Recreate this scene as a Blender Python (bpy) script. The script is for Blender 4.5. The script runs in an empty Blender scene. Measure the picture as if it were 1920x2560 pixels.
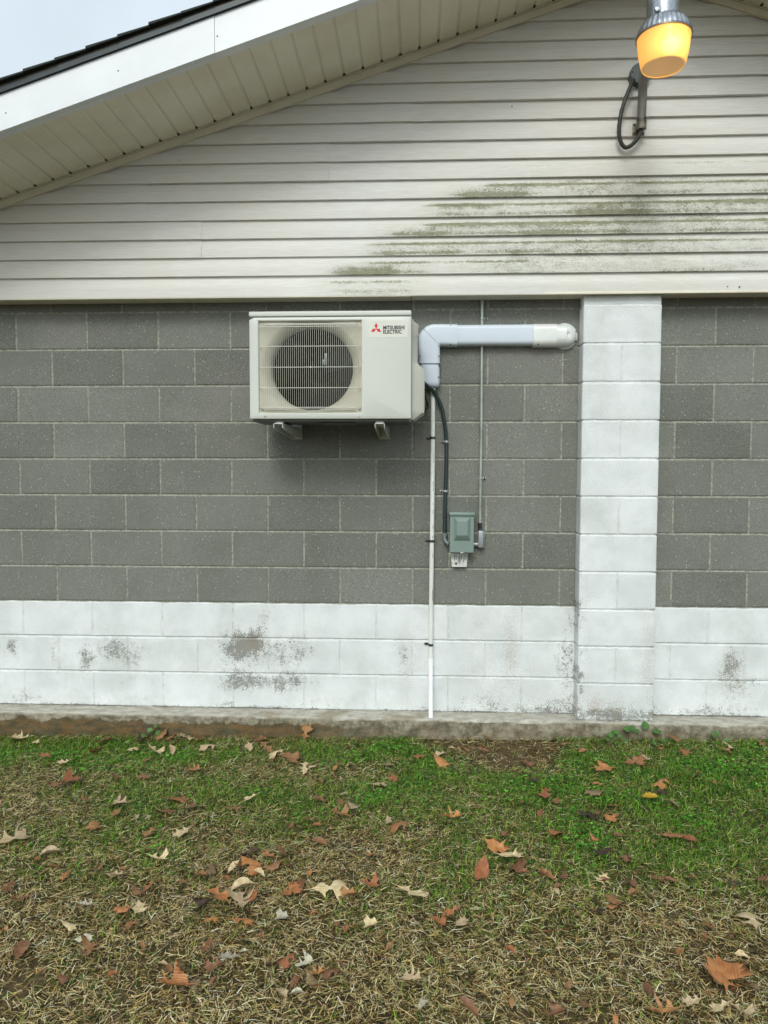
import bpy, bmesh, math, random
import numpy as np
from mathutils import Vector, Matrix, noise as mnoise
R = math.radians
S = bpy.context.scene
COL = S.collection
PI = math.pi

# ------------------------------------------------------------------ camera
cam_data = bpy.data.cameras.new("camera")
cam = bpy.data.objects.new("camera", cam_data)
COL.objects.link(cam)
S.camera = cam
CY, CP, CR = 0.04845, -0.05639, 0.00168          # yaw, pitch, roll (radians)
fwd = Vector((-math.sin(CY)*math.cos(CP), math.cos(CY)*math.cos(CP), math.sin(CP)))
rgt = Vector((math.cos(CY), math.sin(CY), 0))
upv = rgt.cross(fwd)
rg2 = rgt*math.cos(CR) + upv*math.sin(CR)
up2 = -rgt*math.sin(CR) + upv*math.cos(CR)
cam.matrix_world = Matrix(((rg2.x, up2.x, -fwd.x, 0.8524), (rg2.y, up2.y, -fwd.y, -4.1096),
                           (rg2.z, up2.z, -fwd.z, 1.3595), (0, 0, 0, 1)))
cam_data.sensor_fit = 'VERTICAL'
cam_data.sensor_height = 36
cam_data.lens = 36*1850/2560
cam_data.clip_start = 0.05
cam_data.clip_end = 500
S.render.resolution_x, S.render.resolution_y = 768, 1024

# ------------------------------------------------------------------ light
SUN_EL, SUN_AZ = R(40), R(188)                    # overcast: broad soft light from the camera side
W = bpy.data.worlds.new("World")
S.world = W
W.use_nodes = True
nt = W.node_tree
bg = nt.nodes['Background']
sky = nt.nodes.new('ShaderNodeTexSky')
sky.sky_type = 'NISHITA'
sky.sun_disc = False
sky.sun_elevation = SUN_EL
sky.sun_rotation = SUN_AZ
sky.air_density = 1.0
sky.dust_density = 4.0
hs = nt.nodes.new('ShaderNodeHueSaturation')      # cloud cover takes most of the blue out
hs.inputs['Saturation'].default_value = 0.36
hs.inputs['Value'].default_value = 1.0
nt.links.new(sky.outputs[0], hs.inputs['Color'])
ov = nt.nodes.new('ShaderNodeMix')                # even cloud layer: no part of the sky is darker than this
ov.data_type = 'RGBA'; ov.blend_type = 'LIGHTEN'; ov.clamp_result = False
ov.inputs[0].default_value = 1.0
ov.inputs[7].default_value = (5.9, 6.8, 7.5, 1)
tn = nt.nodes.new('ShaderNodeMix')                # cool cast of a thick overcast
tn.data_type = 'RGBA'; tn.blend_type = 'MULTIPLY'; tn.clamp_result = False
tn.inputs[0].default_value = 1.0
tn.inputs[7].default_value = (0.93, 1.0, 0.97, 1)
nt.links.new(hs.outputs[0], tn.inputs[6])
nt.links.new(tn.outputs[2], ov.inputs[6])
cn = nt.nodes.new('ShaderNodeTexNoise')           # faint unevenness of the cloud
cn.inputs['Scale'].default_value = 3.0
cn.inputs['Detail'].default_value = 4.0
cr = nt.nodes.new('ShaderNodeMapRange')
cr.inputs[1].default_value = 0.3; cr.inputs[2].default_value = 0.7; cr.inputs[3].default_value = 0.92; cr.inputs[4].default_value = 1.08
cm = nt.nodes.new('ShaderNodeVectorMath'); cm.operation = 'SCALE'
nt.links.new(cn.outputs[0], cr.inputs[0])
nt.links.new(ov.outputs[2], cm.inputs[0]); nt.links.new(cr.outputs[0], cm.inputs['Scale'])
nt.links.new(cm.outputs[0], bg.inputs['Color'])
bg.inputs['Strength'].default_value = 0.15
sd = bpy.data.lights.new("sun", 'SUN')
sd.energy = 1.35
sd.angle = R(17)
sd.color = (0.985, 0.99, 0.965)
sun = bpy.data.objects.new("sun", sd)
COL.objects.link(sun)
sdir = Vector((math.sin(SUN_AZ)*math.cos(SUN_EL), math.cos(SUN_AZ)*math.cos(SUN_EL), math.sin(SUN_EL)))
sun.rotation_euler = sdir.to_track_quat('Z', 'Y').to_euler()
sun.location = (0, -6, 8)
S.view_settings.view_transform = 'Standard'
S.view_settings.look = 'None'
S.view_settings.exposure = -0.26
S.view_settings.gamma = 1.0

# ------------------------------------------------------------------ node helpers
def lin(r, g, b):
    f = lambda c: (c/255/12.92) if c/255 <= 0.04045 else ((c/255+0.055)/1.055)**2.4
    return (f(r), f(g), f(b), 1)

class NT:
    def __init__(s, name):
        s.m = bpy.data.materials.new(name)
        s.m.use_nodes = True
        s.t = s.m.node_tree
        s.b = s.t.nodes['Principled BSDF']
    def n(s, typ, **kw):
        o = s.t.nodes.new('ShaderNode'+typ)
        for k, v in kw.items(): setattr(o, k, v)
        return o
    def put(s, sock, v):
        if v is None: return
        if isinstance(v, bpy.types.NodeSocket): s.t.links.new(v, sock)
        else: sock.default_value = v
    def math(s, op, a, b=None, c=None, clamp=False):
        o = s.n('Math', operation=op, use_clamp=clamp)
        s.put(o.inputs[0], a); s.put(o.inputs[1], b); s.put(o.inputs[2], c)
        return o.outputs[0]
    def mix(s, f, a, b, mode='MIX'):
        o = s.n('Mix', data_type='RGBA', blend_type=mode)
        s.put(o.inputs[0], f); s.put(o.inputs[6], a); s.put(o.inputs[7], b)
        return o.outputs[2]
    def pos(s, scale=(1, 1, 1)):
        g = s.n('NewGeometry')
        if scale == (1, 1, 1): return g.outputs['Position']
        o = s.n('Mapping'); o.inputs['Scale'].default_value = scale
        s.t.links.new(g.outputs['Position'], o.inputs[0])
        return o.outputs[0]
    def obj(s, scale=(1, 1, 1)):
        g = s.n('TexCoord'); o = s.n('Mapping'); o.inputs['Scale'].default_value = scale
        s.t.links.new(g.outputs['Object'], o.inputs[0])
        return o.outputs[0]
    def noise(s, scale, detail=3, rough=0.55, vec=None, dist=0.0):
        o = s.n('TexNoise'); o.inputs['Scale'].default_value = scale
        o.inputs['Detail'].default_value = detail; o.inputs['Roughness'].default_value = rough
        o.inputs['Distortion'].default_value = dist
        s.put(o.inputs['Vector'], vec if vec is not None else s.pos())
        return o.outputs['Fac']
    def voro(s, scale, vec=None, feature='F1'):
        o = s.n('TexVoronoi', feature=feature); o.inputs['Scale'].default_value = scale
        s.put(o.inputs['Vector'], vec if vec is not None else s.pos())
        return o
    def attr(s, name, col=False):
        o = s.n('Attribute'); o.attribute_name = name
        return o.outputs['Color' if col else 'Fac']
    def step(s, v, a, b, o0=0.0, o1=1.0):
        o = s.n('MapRange', interpolation_type='SMOOTHSTEP')
        s.put(o.inputs[0], v); s.put(o.inputs[1], a); s.put(o.inputs[2], b)
        s.put(o.inputs[3], o0); s.put(o.inputs[4], o1)
        return o.outputs[0]
    def xyz(s):
        o = s.n('SeparateXYZ'); s.t.links.new(s.pos(), o.inputs[0]); return o.outputs
    def bump(s, h, strength=0.3, dist=0.002, prev=None):
        o = s.n('Bump'); o.inputs['Strength'].default_value = strength
        o.inputs['Distance'].default_value = dist
        s.put(o.inputs['Height'], h)
        if prev is not None: s.put(o.inputs['Normal'], prev)
        return o.outputs[0]
    def done(s, color=None, rough=0.6, metal=0.0, normal=None, spec=None):
        s.put(s.b.inputs['Base Color'], color); s.put(s.b.inputs['Roughness'], rough)
        s.put(s.b.inputs['Metallic'], metal); s.put(s.b.inputs['Normal'], normal)
        if spec is not None: s.b.inputs['Specular IOR Level'].default_value = spec
        return s.m

def simple(name, col, rough=0.5, metal=0.0, var=0.06, vscale=12, bump=0.0, bscale=200, spec=None):
    """base colour with mild cloudy variation and grain"""
    t = NT(name)
    f = t.noise(vscale, 5, 0.6)
    d = tuple(c*(1-var*2.2) for c in col[:3])+(1,)
    u = tuple(min(1, c*(1+var)) for c in col[:3])+(1,)
    c = t.mix(t.step(f, 0.3, 0.7), d, u)
    nrm = t.bump(t.noise(bscale, 3), bump, 0.001) if bump else None
    return t.done(c, t.math('MULTIPLY_ADD', f, 0.12, rough-0.06), metal, nrm, spec)

# ------------------------------------------------------------------ object helpers
def tag(o, label=None, cat=None, group=None, kind=None):
    if label: o['label'] = label
    if cat: o['category'] = cat
    if group: o['group'] = group
    if kind: o['kind'] = kind
    return o

def thing(name, label, cat, loc=(0, 0, 0), group=None):
    o = bpy.data.objects.new(name, None)
    o.empty_display_size = 0.1
    COL.objects.link(o)
    o.location = loc
    return tag(o, label, cat, group)

def link(name, me, mats, parent=None, smooth=30):
    o = bpy.data.objects.new(name, me)
    COL.objects.link(o)
    if mats is not None:
        for m in (mats if isinstance(mats, (list, tuple)) else [mats]): me.materials.append(m)
    if parent is not None:
        o.parent = parent
        o.matrix_parent_inverse = Matrix.Translation(parent.location).inverted()
    if smooth:
        me.polygons.foreach_set('use_smooth', [True]*len(me.polygons))
        me.set_sharp_from_angle(angle=R(smooth))
    me.update()
    return o

class MB:
    """collects shapes into one mesh"""
    def __init__(s): s.bm = bmesh.new()
    def box(s, x0, x1, y0, y1, z0, z1, bev=0.0, seg=2, mi=0):
        b = bmesh.new()
        bmesh.ops.create_cube(b, size=1)
        bmesh.ops.scale(b, vec=(x1-x0, y1-y0, z1-z0), verts=b.verts)
        bmesh.ops.translate(b, vec=((x0+x1)/2, (y0+y1)/2, (z0+z1)/2), verts=b.verts)
        if bev: bmesh.ops.bevel(b, geom=b.edges[:], offset=bev, segments=seg, profile=0.5, affect='EDGES')
        for f in b.faces: f.material_index = mi
        s.add(b); return s
    def add(s, b, mat=None):
        if mat is not None: bmesh.ops.transform(b, matrix=mat, verts=b.verts)
        me = bpy.data.meshes.new('tmp'); b.to_mesh(me); b.free()
        s.bm.from_mesh(me); bpy.data.meshes.remove(me)
    def poly(s, pts, mi=0):
        f = s.bm.faces.new([s.bm.verts.new(p) for p in pts]); f.material_index = mi
        return s
    def grid(s, rows, mi=0, close=False):
        """rows: list of equal-length point lists"""
        vs = [[s.bm.verts.new(p) for p in r] for r in rows]
        n = len(vs[0])
        for a, b in zip(vs[:-1], vs[1:]):
            for i in range(n if close else n-1):
                j = (i+1) % n
                f = s.bm.faces.new((a[i], a[j], b[j], b[i])); f.material_index = mi
        return vs
    def prism(s, pts, ax, a, b, mi=0):
        """polygon pts (2-D) extruded along axis ax ('x','y','z') from a to b"""
        def P(p, t):
            return {'x': (t, p[0], p[1]), 'y': (p[0], t, p[1]), 'z': (p[0], p[1], t)}[ax]
        A = [s.bm.verts.new(P(p, a)) for p in pts]; B = [s.bm.verts.new(P(p, b)) for p in pts]
        fs = [s.bm.faces.new(A), s.bm.faces.new(B[::-1])]
        n = len(pts)
        for i in range(n): fs.append(s.bm.faces.new((A[i], B[i], B[(i+1) % n], A[(i+1) % n])))
        for f in fs: f.material_index = mi
        return s
    def tube(s, path, r, n=12, cap=True, mi=0):
        path = [Vector(p) for p in path]
        rr = r if isinstance(r, (list, tuple)) else [r]*len(path)
        t0 = (path[1]-path[0]).normalized()
        u = t0.orthogonal().normalized()
        rows = []
        for i, p in enumerate(path):
            t = (path[min(i+1, len(path)-1)]-path[max(i-1, 0)]).normalized()
            u = (u-t*u.dot(t)).normalized(); v = t.cross(u)
            rows.append([p+(u*math.cos(2*PI*k/n)+v*math.sin(2*PI*k/n))*rr[i] for k in range(n)])
        vs = s.grid(rows, mi, close=True)
        if cap:
            for q in (vs[0], vs[-1]):
                f = s.bm.faces.new(q); f.material_index = mi
        return s
    def lathe(s, prof, c, axis='z', n=32, mi=0, ribs=None):
        """prof: (r, h) list about centre c along axis"""
        rows = []
        for q, (r, h) in enumerate(prof):
            row = []
            for k in range(n):
                a = 2*PI*k/n
                rr = r+(ribs(q, k) if ribs else 0)
                x, y = rr*math.cos(a), rr*math.sin(a)
                row.append(Vector(c)+Vector({'z': (x, y, h), 'y': (x, h, y), 'x': (h, x, y)}[axis]))
            rows.append(row)
        s.grid(rows, mi, close=True)
        return s
    def done(s, name, mats, parent=None, smooth=30):
        bmesh.ops.recalc_face_normals(s.bm, faces=s.bm.faces)
        me = bpy.data.meshes.new(name); s.bm.to_mesh(me); s.bm.free()
        return link(name, me, mats, parent, smooth)

def spline(pts, per=6):
    """Catmull-Rom through pts"""
    P = [Vector(p) for p in pts]; P = [P[0]*2-P[1]]+P+[P[-1]*2-P[-2]]
    out = []
    for i in range(1, len(P)-2):
        a, b, c, d = P[i-1:i+3]
        for k in range(per):
            t = k/per
            out.append(0.5*((2*b)+(c-a)*t+(2*a-5*b+4*c-d)*t*t+(3*b-a-3*c+d)*t**3))
    out.append(P[-2])
    return out

def grid_mesh(name, V, nr, nc, mats, parent, attrs=None, smooth=35, flip=False):
    """numpy lattice of nr x nc points"""
    idx = np.arange(nr*nc).reshape(nr, nc)
    q = np.stack([idx[:-1, :-1], idx[:-1, 1:], idx[1:, 1:], idx[1:, :-1]], -1).reshape(-1, 4)
    if flip: q = q[:, ::-1]
    return raw_mesh(name, V.reshape(-1, 3), q, mats, parent, attrs, smooth)

def raw_mesh(name, V, Q, mats, parent=None, attrs=None, smooth=35, cols=None):
    me = bpy.data.meshes.new(name)
    n, k = Q.shape
    me.vertices.add(len(V)); me.vertices.foreach_set('co', V.astype(np.float32).ravel())
    me.loops.add(n*k); me.loops.foreach_set('vertex_index', Q.astype(np.int32).ravel())
    me.polygons.add(n); me.polygons.foreach_set('loop_start', np.arange(0, n*k, k, dtype=np.int32))
    me.polygons.foreach_set('loop_total', np.full(n, k, dtype=np.int32))
    me.update(calc_edges=True)
    for a, v in (attrs or {}).items():
        at = me.attributes.new(a, 'FLOAT', 'POINT'); at.data.foreach_set('value', v.astype(np.float32).ravel())
    if cols is not None:
        at = me.attributes.new('tint', 'FLOAT_COLOR', 'POINT'); at.data.foreach_set('color', cols.astype(np.float32).ravel())
    return link(name, me, mats, parent, smooth)

def sstep(e0, e1, x):
    t = np.clip((x-e0)/(e1-e0), 0, 1); return t*t*(3-2*t)

def vnoise(x, y, seed=0):
    """smooth value noise on numpy arrays"""
    xi, yi = np.floor(x).astype(int), np.floor(y).astype(int)
    fx, fy = x-xi, y-yi; fx = fx*fx*(3-2*fx); fy = fy*fy*(3-2*fy)
    def h(a, b):
        v = np.sin(a*127.1+b*311.7+seed*74.7)*43758.5453
        return v-np.floor(v)
    return (h(xi, yi)*(1-fx)+h(xi+1, yi)*fx)*(1-fy)+(h(xi, yi+1)*(1-fx)+h(xi+1, yi+1)*fx)*fy

def fbm(x, y, seed=0, o=4):
    s = 0; a = 0.5
    for i in range(o):
        s = s+a*vnoise(x*2**i, y*2**i, seed+i*13); a *= 0.5
    return s
# ------------------------------------------------------------------ building materials
def mat_block():
    t = NT('concrete_block')
    X = t.xyz(); z = X[2]
    mort, tone, dirt, rust = t.attr('mort'), t.attr('tone'), t.attr('dirt'), t.attr('rust')
    # bare grey block
    fine = t.noise(420, 2, 0.6); mid = t.noise(26, 4, 0.6); big = t.noise(2.3, 4, 0.6)
    g = t.mix(t.step(fine, 0.3, 0.72), lin(88, 89, 84), lin(153, 154, 148))
    g = t.mix(t.step(mid, 0.3, 0.7, 0, 0.35), g, lin(118, 117, 110))
    g = t.mix(t.step(big, 0.35, 0.68, 0, 0.35), g, lin(92, 99, 90))
    g = t.mix(1.0, g, t.mix(tone, (0.88, 0.89, 0.88, 1), (1.13, 1.13, 1.13, 1)), 'MULTIPLY')
    vo = t.voro(70); cs = t.n('SeparateColor'); t.t.links.new(vo.outputs['Color'], cs.inputs[0])
    rad = t.step(cs.outputs[0], 0.6, 1.0, 0.0, 0.20)
    dot = t.math('LESS_THAN', vo.outputs['Distance'], rad)
    vo2 = t.voro(150); cs2 = t.n('SeparateColor'); t.t.links.new(vo2.outputs['Color'], cs2.inputs[0])
    dot2 = t.math('LESS_THAN', vo2.outputs['Distance'], t.step(cs2.outputs[1], 0.55, 1.0, 0.0, 0.24))
    dots = t.math('MAXIMUM', dot, t.math('MULTIPLY', dot2, 0.6))
    g = t.mix(t.math('MULTIPLY', dots, 0.8), g, lin(194, 193, 184))
    vo3 = t.voro(95); cs3 = t.n('SeparateColor'); t.t.links.new(vo3.outputs['Color'], cs3.inputs[0])
    pit = t.math('LESS_THAN', vo3.outputs['Distance'], t.step(cs3.outputs[2], 0.6, 1.0, 0.0, 0.2))
    g = t.mix(t.math('MULTIPLY', pit, 0.75), g, lin(48, 48, 46))
    mo = t.mix(t.step(t.noise(60, 4), 0.3, 0.7), lin(128, 131, 120), lin(168, 169, 157))
    edge = t.math('ADD', mort, t.math('MULTIPLY_ADD', t.noise(90, 3), 0.5, -0.25))
    mm = t.step(edge, 0.36, 0.56)
    g = t.mix(mm, g, mo)
    # white painted lower courses
    p = t.mix(t.step(t.noise(5, 4), 0.3, 0.7), lin(212, 217, 218), lin(229, 233, 235))
    p = t.mix(t.step(t.noise(300, 2), 0.58, 0.75, 0, 0.25), p, lin(170, 172, 165))
    zl = t.math('MULTIPLY_ADD', t.noise(14, 3), 0.016, z)
    white = t.math('SUBTRACT', 1.0, t.step(zl, 0.6125, 0.6165))
    white = t.math('MAXIMUM', white, t.attr('allwhite'))
    c = t.mix(white, g, p)
    # dirt mask: mildew specks plus dark base line and pilaster corner, denser where strong
    sp = t.math('MULTIPLY_ADD', t.noise(150, 4, 0.8), 1.0, t.math('MULTIPLY', t.noise(34, 5, 0.75), 0.7))
    thr = t.math('MULTIPLY_ADD', dirt, -0.42, 1.13)
    dm = t.step(t.math('SUBTRACT', sp, thr), -0.03, 0.07)
    dm = t.math('MULTIPLY', dm, t.math('MULTIPLY', t.math('MINIMUM', t.math('MULTIPLY', dirt, 2.2), 0.72), 1.0, clamp=True))
    dcol = t.mix(t.step(t.noise(9, 3), 0.4, 0.6), lin(70, 64, 52), lin(86, 86, 72))
    c = t.mix(dm, c, dcol)
    c = t.mix(t.math('MULTIPLY', t.step(t.noise(30, 5, 0.7), 0.35, 0.75), t.math('MULTIPLY', dirt, 0.35)), c, lin(150, 150, 135))
    jg = t.math('MULTIPLY', t.math('MULTIPLY', white, mm), t.step(t.noise(18, 5, 0.7), 0.38, 0.68, 0.0, 0.32))
    c = t.mix(jg, c, lin(140, 142, 134))
    c = t.mix(t.math('MULTIPLY', white, t.step(t.noise(3.2, 6, 0.7), 0.5, 0.72, 0, 0.3)), c, lin(176, 180, 174))
    rm = t.math('MULTIPLY', t.step(t.math('ADD', t.noise(120, 4, 0.7), t.math('MULTIPLY', rust, 0.25)), 0.5, 0.72), rust)
    c = t.mix(rm, c, lin(158, 140, 120))
    # relief
    pits = t.math('MULTIPLY', t.step(t.voro(170).outputs['Distance'], 0.1, 0.45), 1.0)
    h = t.math('ADD', t.math('MULTIPLY', fine, 0.5), t.math('MULTIPLY', t.noise(110, 4, 0.6), 1.0))
    h = t.math('ADD', h, t.math('MULTIPLY', pits, 0.4))
    nb = t.bump(h, 0.8, 0.003)
    return t.done(c, 0.88, 0, nb, 0.25)

def mat_siding():
    t = NT('vinyl_siding')
    dirt = t.attr('dirt')
    X = t.xyz()
    grain = t.noise(7, 6, 0.62, t.pos((1.2, 1, 38)), 0.4)
    c = t.mix(t.step(grain, 0.35, 0.68), lin(206, 206, 203), lin(222, 222, 219))
    c = t.mix(t.step(t.noise(1.3, 4), 0.35, 0.7, 0, 0.45), c, lin(214, 208, 197))
    c = t.mix(t.step(t.noise(60, 3, 0.7, t.pos((0.5, 1, 2))), 0.62, 0.75, 0, 0.16), c, lin(150, 145, 128))
    sp = t.math('MULTIPLY_ADD', t.noise(170, 3, 0.75, t.pos((0.8, 1, 1.2))), 0.95, t.math('MULTIPLY', t.noise(20, 5, 0.75, t.pos((0.7, 1, 1.5))), 0.6))
    thr = t.math('MULTIPLY_ADD', dirt, -0.50, 1.06)
    dm = t.step(t.math('SUBTRACT', sp, thr), -0.10, 0.22)
    dm = t.math('MULTIPLY', dm, t.math('MULTIPLY', dirt, 2.4), clamp=True)
    dc = t.mix(t.step(t.noise(12, 4), 0.4, 0.62), lin(88, 88, 56), lin(118, 118, 100))
    c = t.mix(t.math('MULTIPLY', dm, 0.92), c, dc)
    c = t.mix(t.math('MULTIPLY', dirt, t.step(t.noise(30, 5, 0.8, t.pos((0.6, 1, 2.0))), 0.3, 0.7, 0.1, 0.8)), c, lin(150, 154, 124))
    nb = t.bump(grain, 0.22, 0.0012)
    return t.done(c, 0.55, 0, nb, 0.35)

def mat_footing():
    t = NT('footing_concrete')
    X = t.xyz(); z = X[2]
    top = t.attr('top')
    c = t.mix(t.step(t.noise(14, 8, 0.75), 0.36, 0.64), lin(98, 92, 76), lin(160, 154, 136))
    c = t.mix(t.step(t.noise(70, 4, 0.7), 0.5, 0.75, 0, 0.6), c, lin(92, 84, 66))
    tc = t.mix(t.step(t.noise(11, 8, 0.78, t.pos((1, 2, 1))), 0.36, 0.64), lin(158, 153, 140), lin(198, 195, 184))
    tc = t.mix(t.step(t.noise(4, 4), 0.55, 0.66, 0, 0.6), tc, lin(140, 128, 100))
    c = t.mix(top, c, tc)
    zz = t.math('ADD', z, t.math('MULTIPLY_ADD', t.noise(5.5, 5, 0.6), 0.16, -0.08))
    wet = t.math('SUBTRACT', 1.0, t.step(zz, -0.052, -0.038))
    wet = t.math('MULTIPLY', wet, t.step(X[0], 0.2, 0.75, 0.95, 0.35))
    c = t.mix(t.math('MULTIPLY', t.step(t.noise(150, 3, 0.7), 0.55, 0.7), 0.5), c, lin(84, 80, 66))
    oc = t.mix(t.step(t.noise(7, 6, 0.7, t.pos((1, 1, 3))), 0.38, 0.62), lin(66, 62, 42), lin(108, 82, 48))
    c = t.mix(t.math('MULTIPLY', wet, 0.92), c, oc)
    h = t.math('ADD', t.noise(60, 5, 0.65), t.math('MULTIPLY', t.noise(9, 4), 1.5))
    return t.done(c, 0.85, 0, t.bump(h, 0.9, 0.008), 0.25)

M_block, M_siding, M_foot = mat_block(), mat_siding(), mat_footing()
M_trim = simple('beige_trim', lin(220, 214, 196), 0.45, var=0.04, vscale=5)
M_soffit = NT('soffit_vinyl')
_c = M_soffit.mix(M_soffit.step(M_soffit.noise(3, 5, 0.6), 0.3, 0.7), lin(224, 219, 201), lin(236, 232, 217))
_c = M_soffit.mix(M_soffit.step(M_soffit.noise(90, 4, 0.7, M_soffit.pos((1, 0.4, 1))), 0.6, 0.78, 0, 0.35), _c, lin(140, 134, 115))
_c = M_soffit.mix(M_soffit.math('MULTIPLY', M_soffit.attr('groove'), 0.15), _c, lin(128, 120, 102))
M_soffit = M_soffit.done(_c, 0.5, 0, None, 0.3)
M_white = simple('white_fascia', lin(226, 230, 234), 0.4, var=0.03, vscale=3)
M_drip = simple('dark_drip_edge', lin(46, 54, 58), 0.4, 0.3, var=0.1)
M_wood = simple('roof_deck_edge', lin(96, 90, 78), 0.8, var=0.2, vscale=30)
_t = NT('asphalt_shingle')
M_shingle = _t.done(_t.mix(_t.step(_t.noise(240, 3), 0.35, 0.65), lin(26, 32, 30), lin(58, 64, 60)), 0.9, 0, _t.bump(_t.noise(300, 2), 0.5, 0.002))
M_dark = simple('dark_screw_head', lin(30, 32, 34), 0.45, 0.4)
M_dirtpl = simple('plain_wall', lin(120, 120, 116), 0.85)

# ------------------------------------------------------------------ the building
BX0, BX1, BD = -2.62, 6.53, 8.0
XC = 1.955                                # ridge line
SL = 0.323
H, B = 0.2032, 0.4064
def soff(x): return 3.262+SL*XC-SL*abs(x-XC)     # soffit plane height on the gable
bld = thing('block_building', 'low gabled building of grey concrete block on a white painted base with cream siding above', 'building', (1.95, 0, -0.12))

WALL_DIRT_AND_DARK = [  # x, z, sx, sz, strength
 (-1.487, .328, .02, .06, .65), (-1.231, .31, .03, .09, .6), (-1.068, .293, .04, .08, .85), (-.89, .30, .09, .08, .65), (-.79, .30, .05, .09, .5),
 (-.682, .345, .12, .05, .35), (-.107, .355, .14, .07, 1.0), (-.02, .47, .04, .12, .75), (.1, .34, .11, .07, .85), (-.02, .16, .2, .045, .9),
 (-.25, .16, .08, .05, .35), (-.3, .235, .07, .04, .45), (-.06, .235, .14, .035, .5), (-.25, .03, .06, .02, .6), (-1.41, .04, .09, .03, .65),
 (-.87, .045, .3, .015, .4), (.381, .04, .3, .03, .45), (-1.04, .17, .03, .04, .4), (-.85, .15, .1, .04, .35), (-.842, .45, .12, .04, .3),
 (.75, .3, .025, .11, .5), (.75, .42, .02, .08, .35), (1.66, .22, .04, .22, .45), (1.64, .04, .12, .05, .7), (1.5, .02, .25, .02, .8),
 (1.3, .06, .2, .03, .5), (1.675, .45, .03, .2, .6), (2.57, .26, .05, .12, .6), (2.62, .2, .12, .03, .55), (2.5, .05, .2, .03, .5), (2.25, .03, .3, .02, .7),
 (2.25, .2, .03, .12, .35), (1.0, .015, .5, .015, .55), (-.9, .012, 1.2, .01, .45), (1.95, .02, .16, .04, .9), (1.98, .05, .12, .05, .5), (-1.35, .3, .2, .15, .15), (1.91, .03, .2, .03, .95), (2.1, .15, .02, .1, .5), (1.74, .5, .02, .4, .35), (1.705, .3, .008, .6, .7),  # includes a thin darker strip up the pilaster's left corner
 (.45, .3, .2, .1, .1), (1.62, .55, .1, .1, .2), (2.6, .12, .15, .05, .4)]
WALL_RUST = [(1.365, .36, .07, .22, .42), (1.3, .2, .12, .12, .45), (1.18, .45, .05, .12, .35), (1.7, .1, .2, .05, .5), (1.85, .08, .08, .05, .8), (2.57, .24, .06, .08, .6),
 (.8, .2, .05, .3, .3), (-.107, .36, .08, .05, .5), (-.6, .3, .2, .1, .15), (.2, .4, .3, .1, .1), (2.1, .3, .03, .3, .4), (1.95, 1.62, .06, .1, .25), (.86, .28, .02, .1, .4)]
def blobs(L, x, z):
    s = np.zeros_like(x)
    x = x+.09*(fbm(x*9, z*9, 71)-.47)+.03*(fbm(x*30, z*30, 72)-.47); z = z+.09*(fbm(x*9, z*9, 73)-.47)*np.clip(z*8, 0, 1)
    for a, b, sx, sz, w in L: s = np.maximum(s, w*np.exp(-((x-a)/sx)**2*0.42-((z-b)/sz)**2*0.42))
    return s

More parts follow.
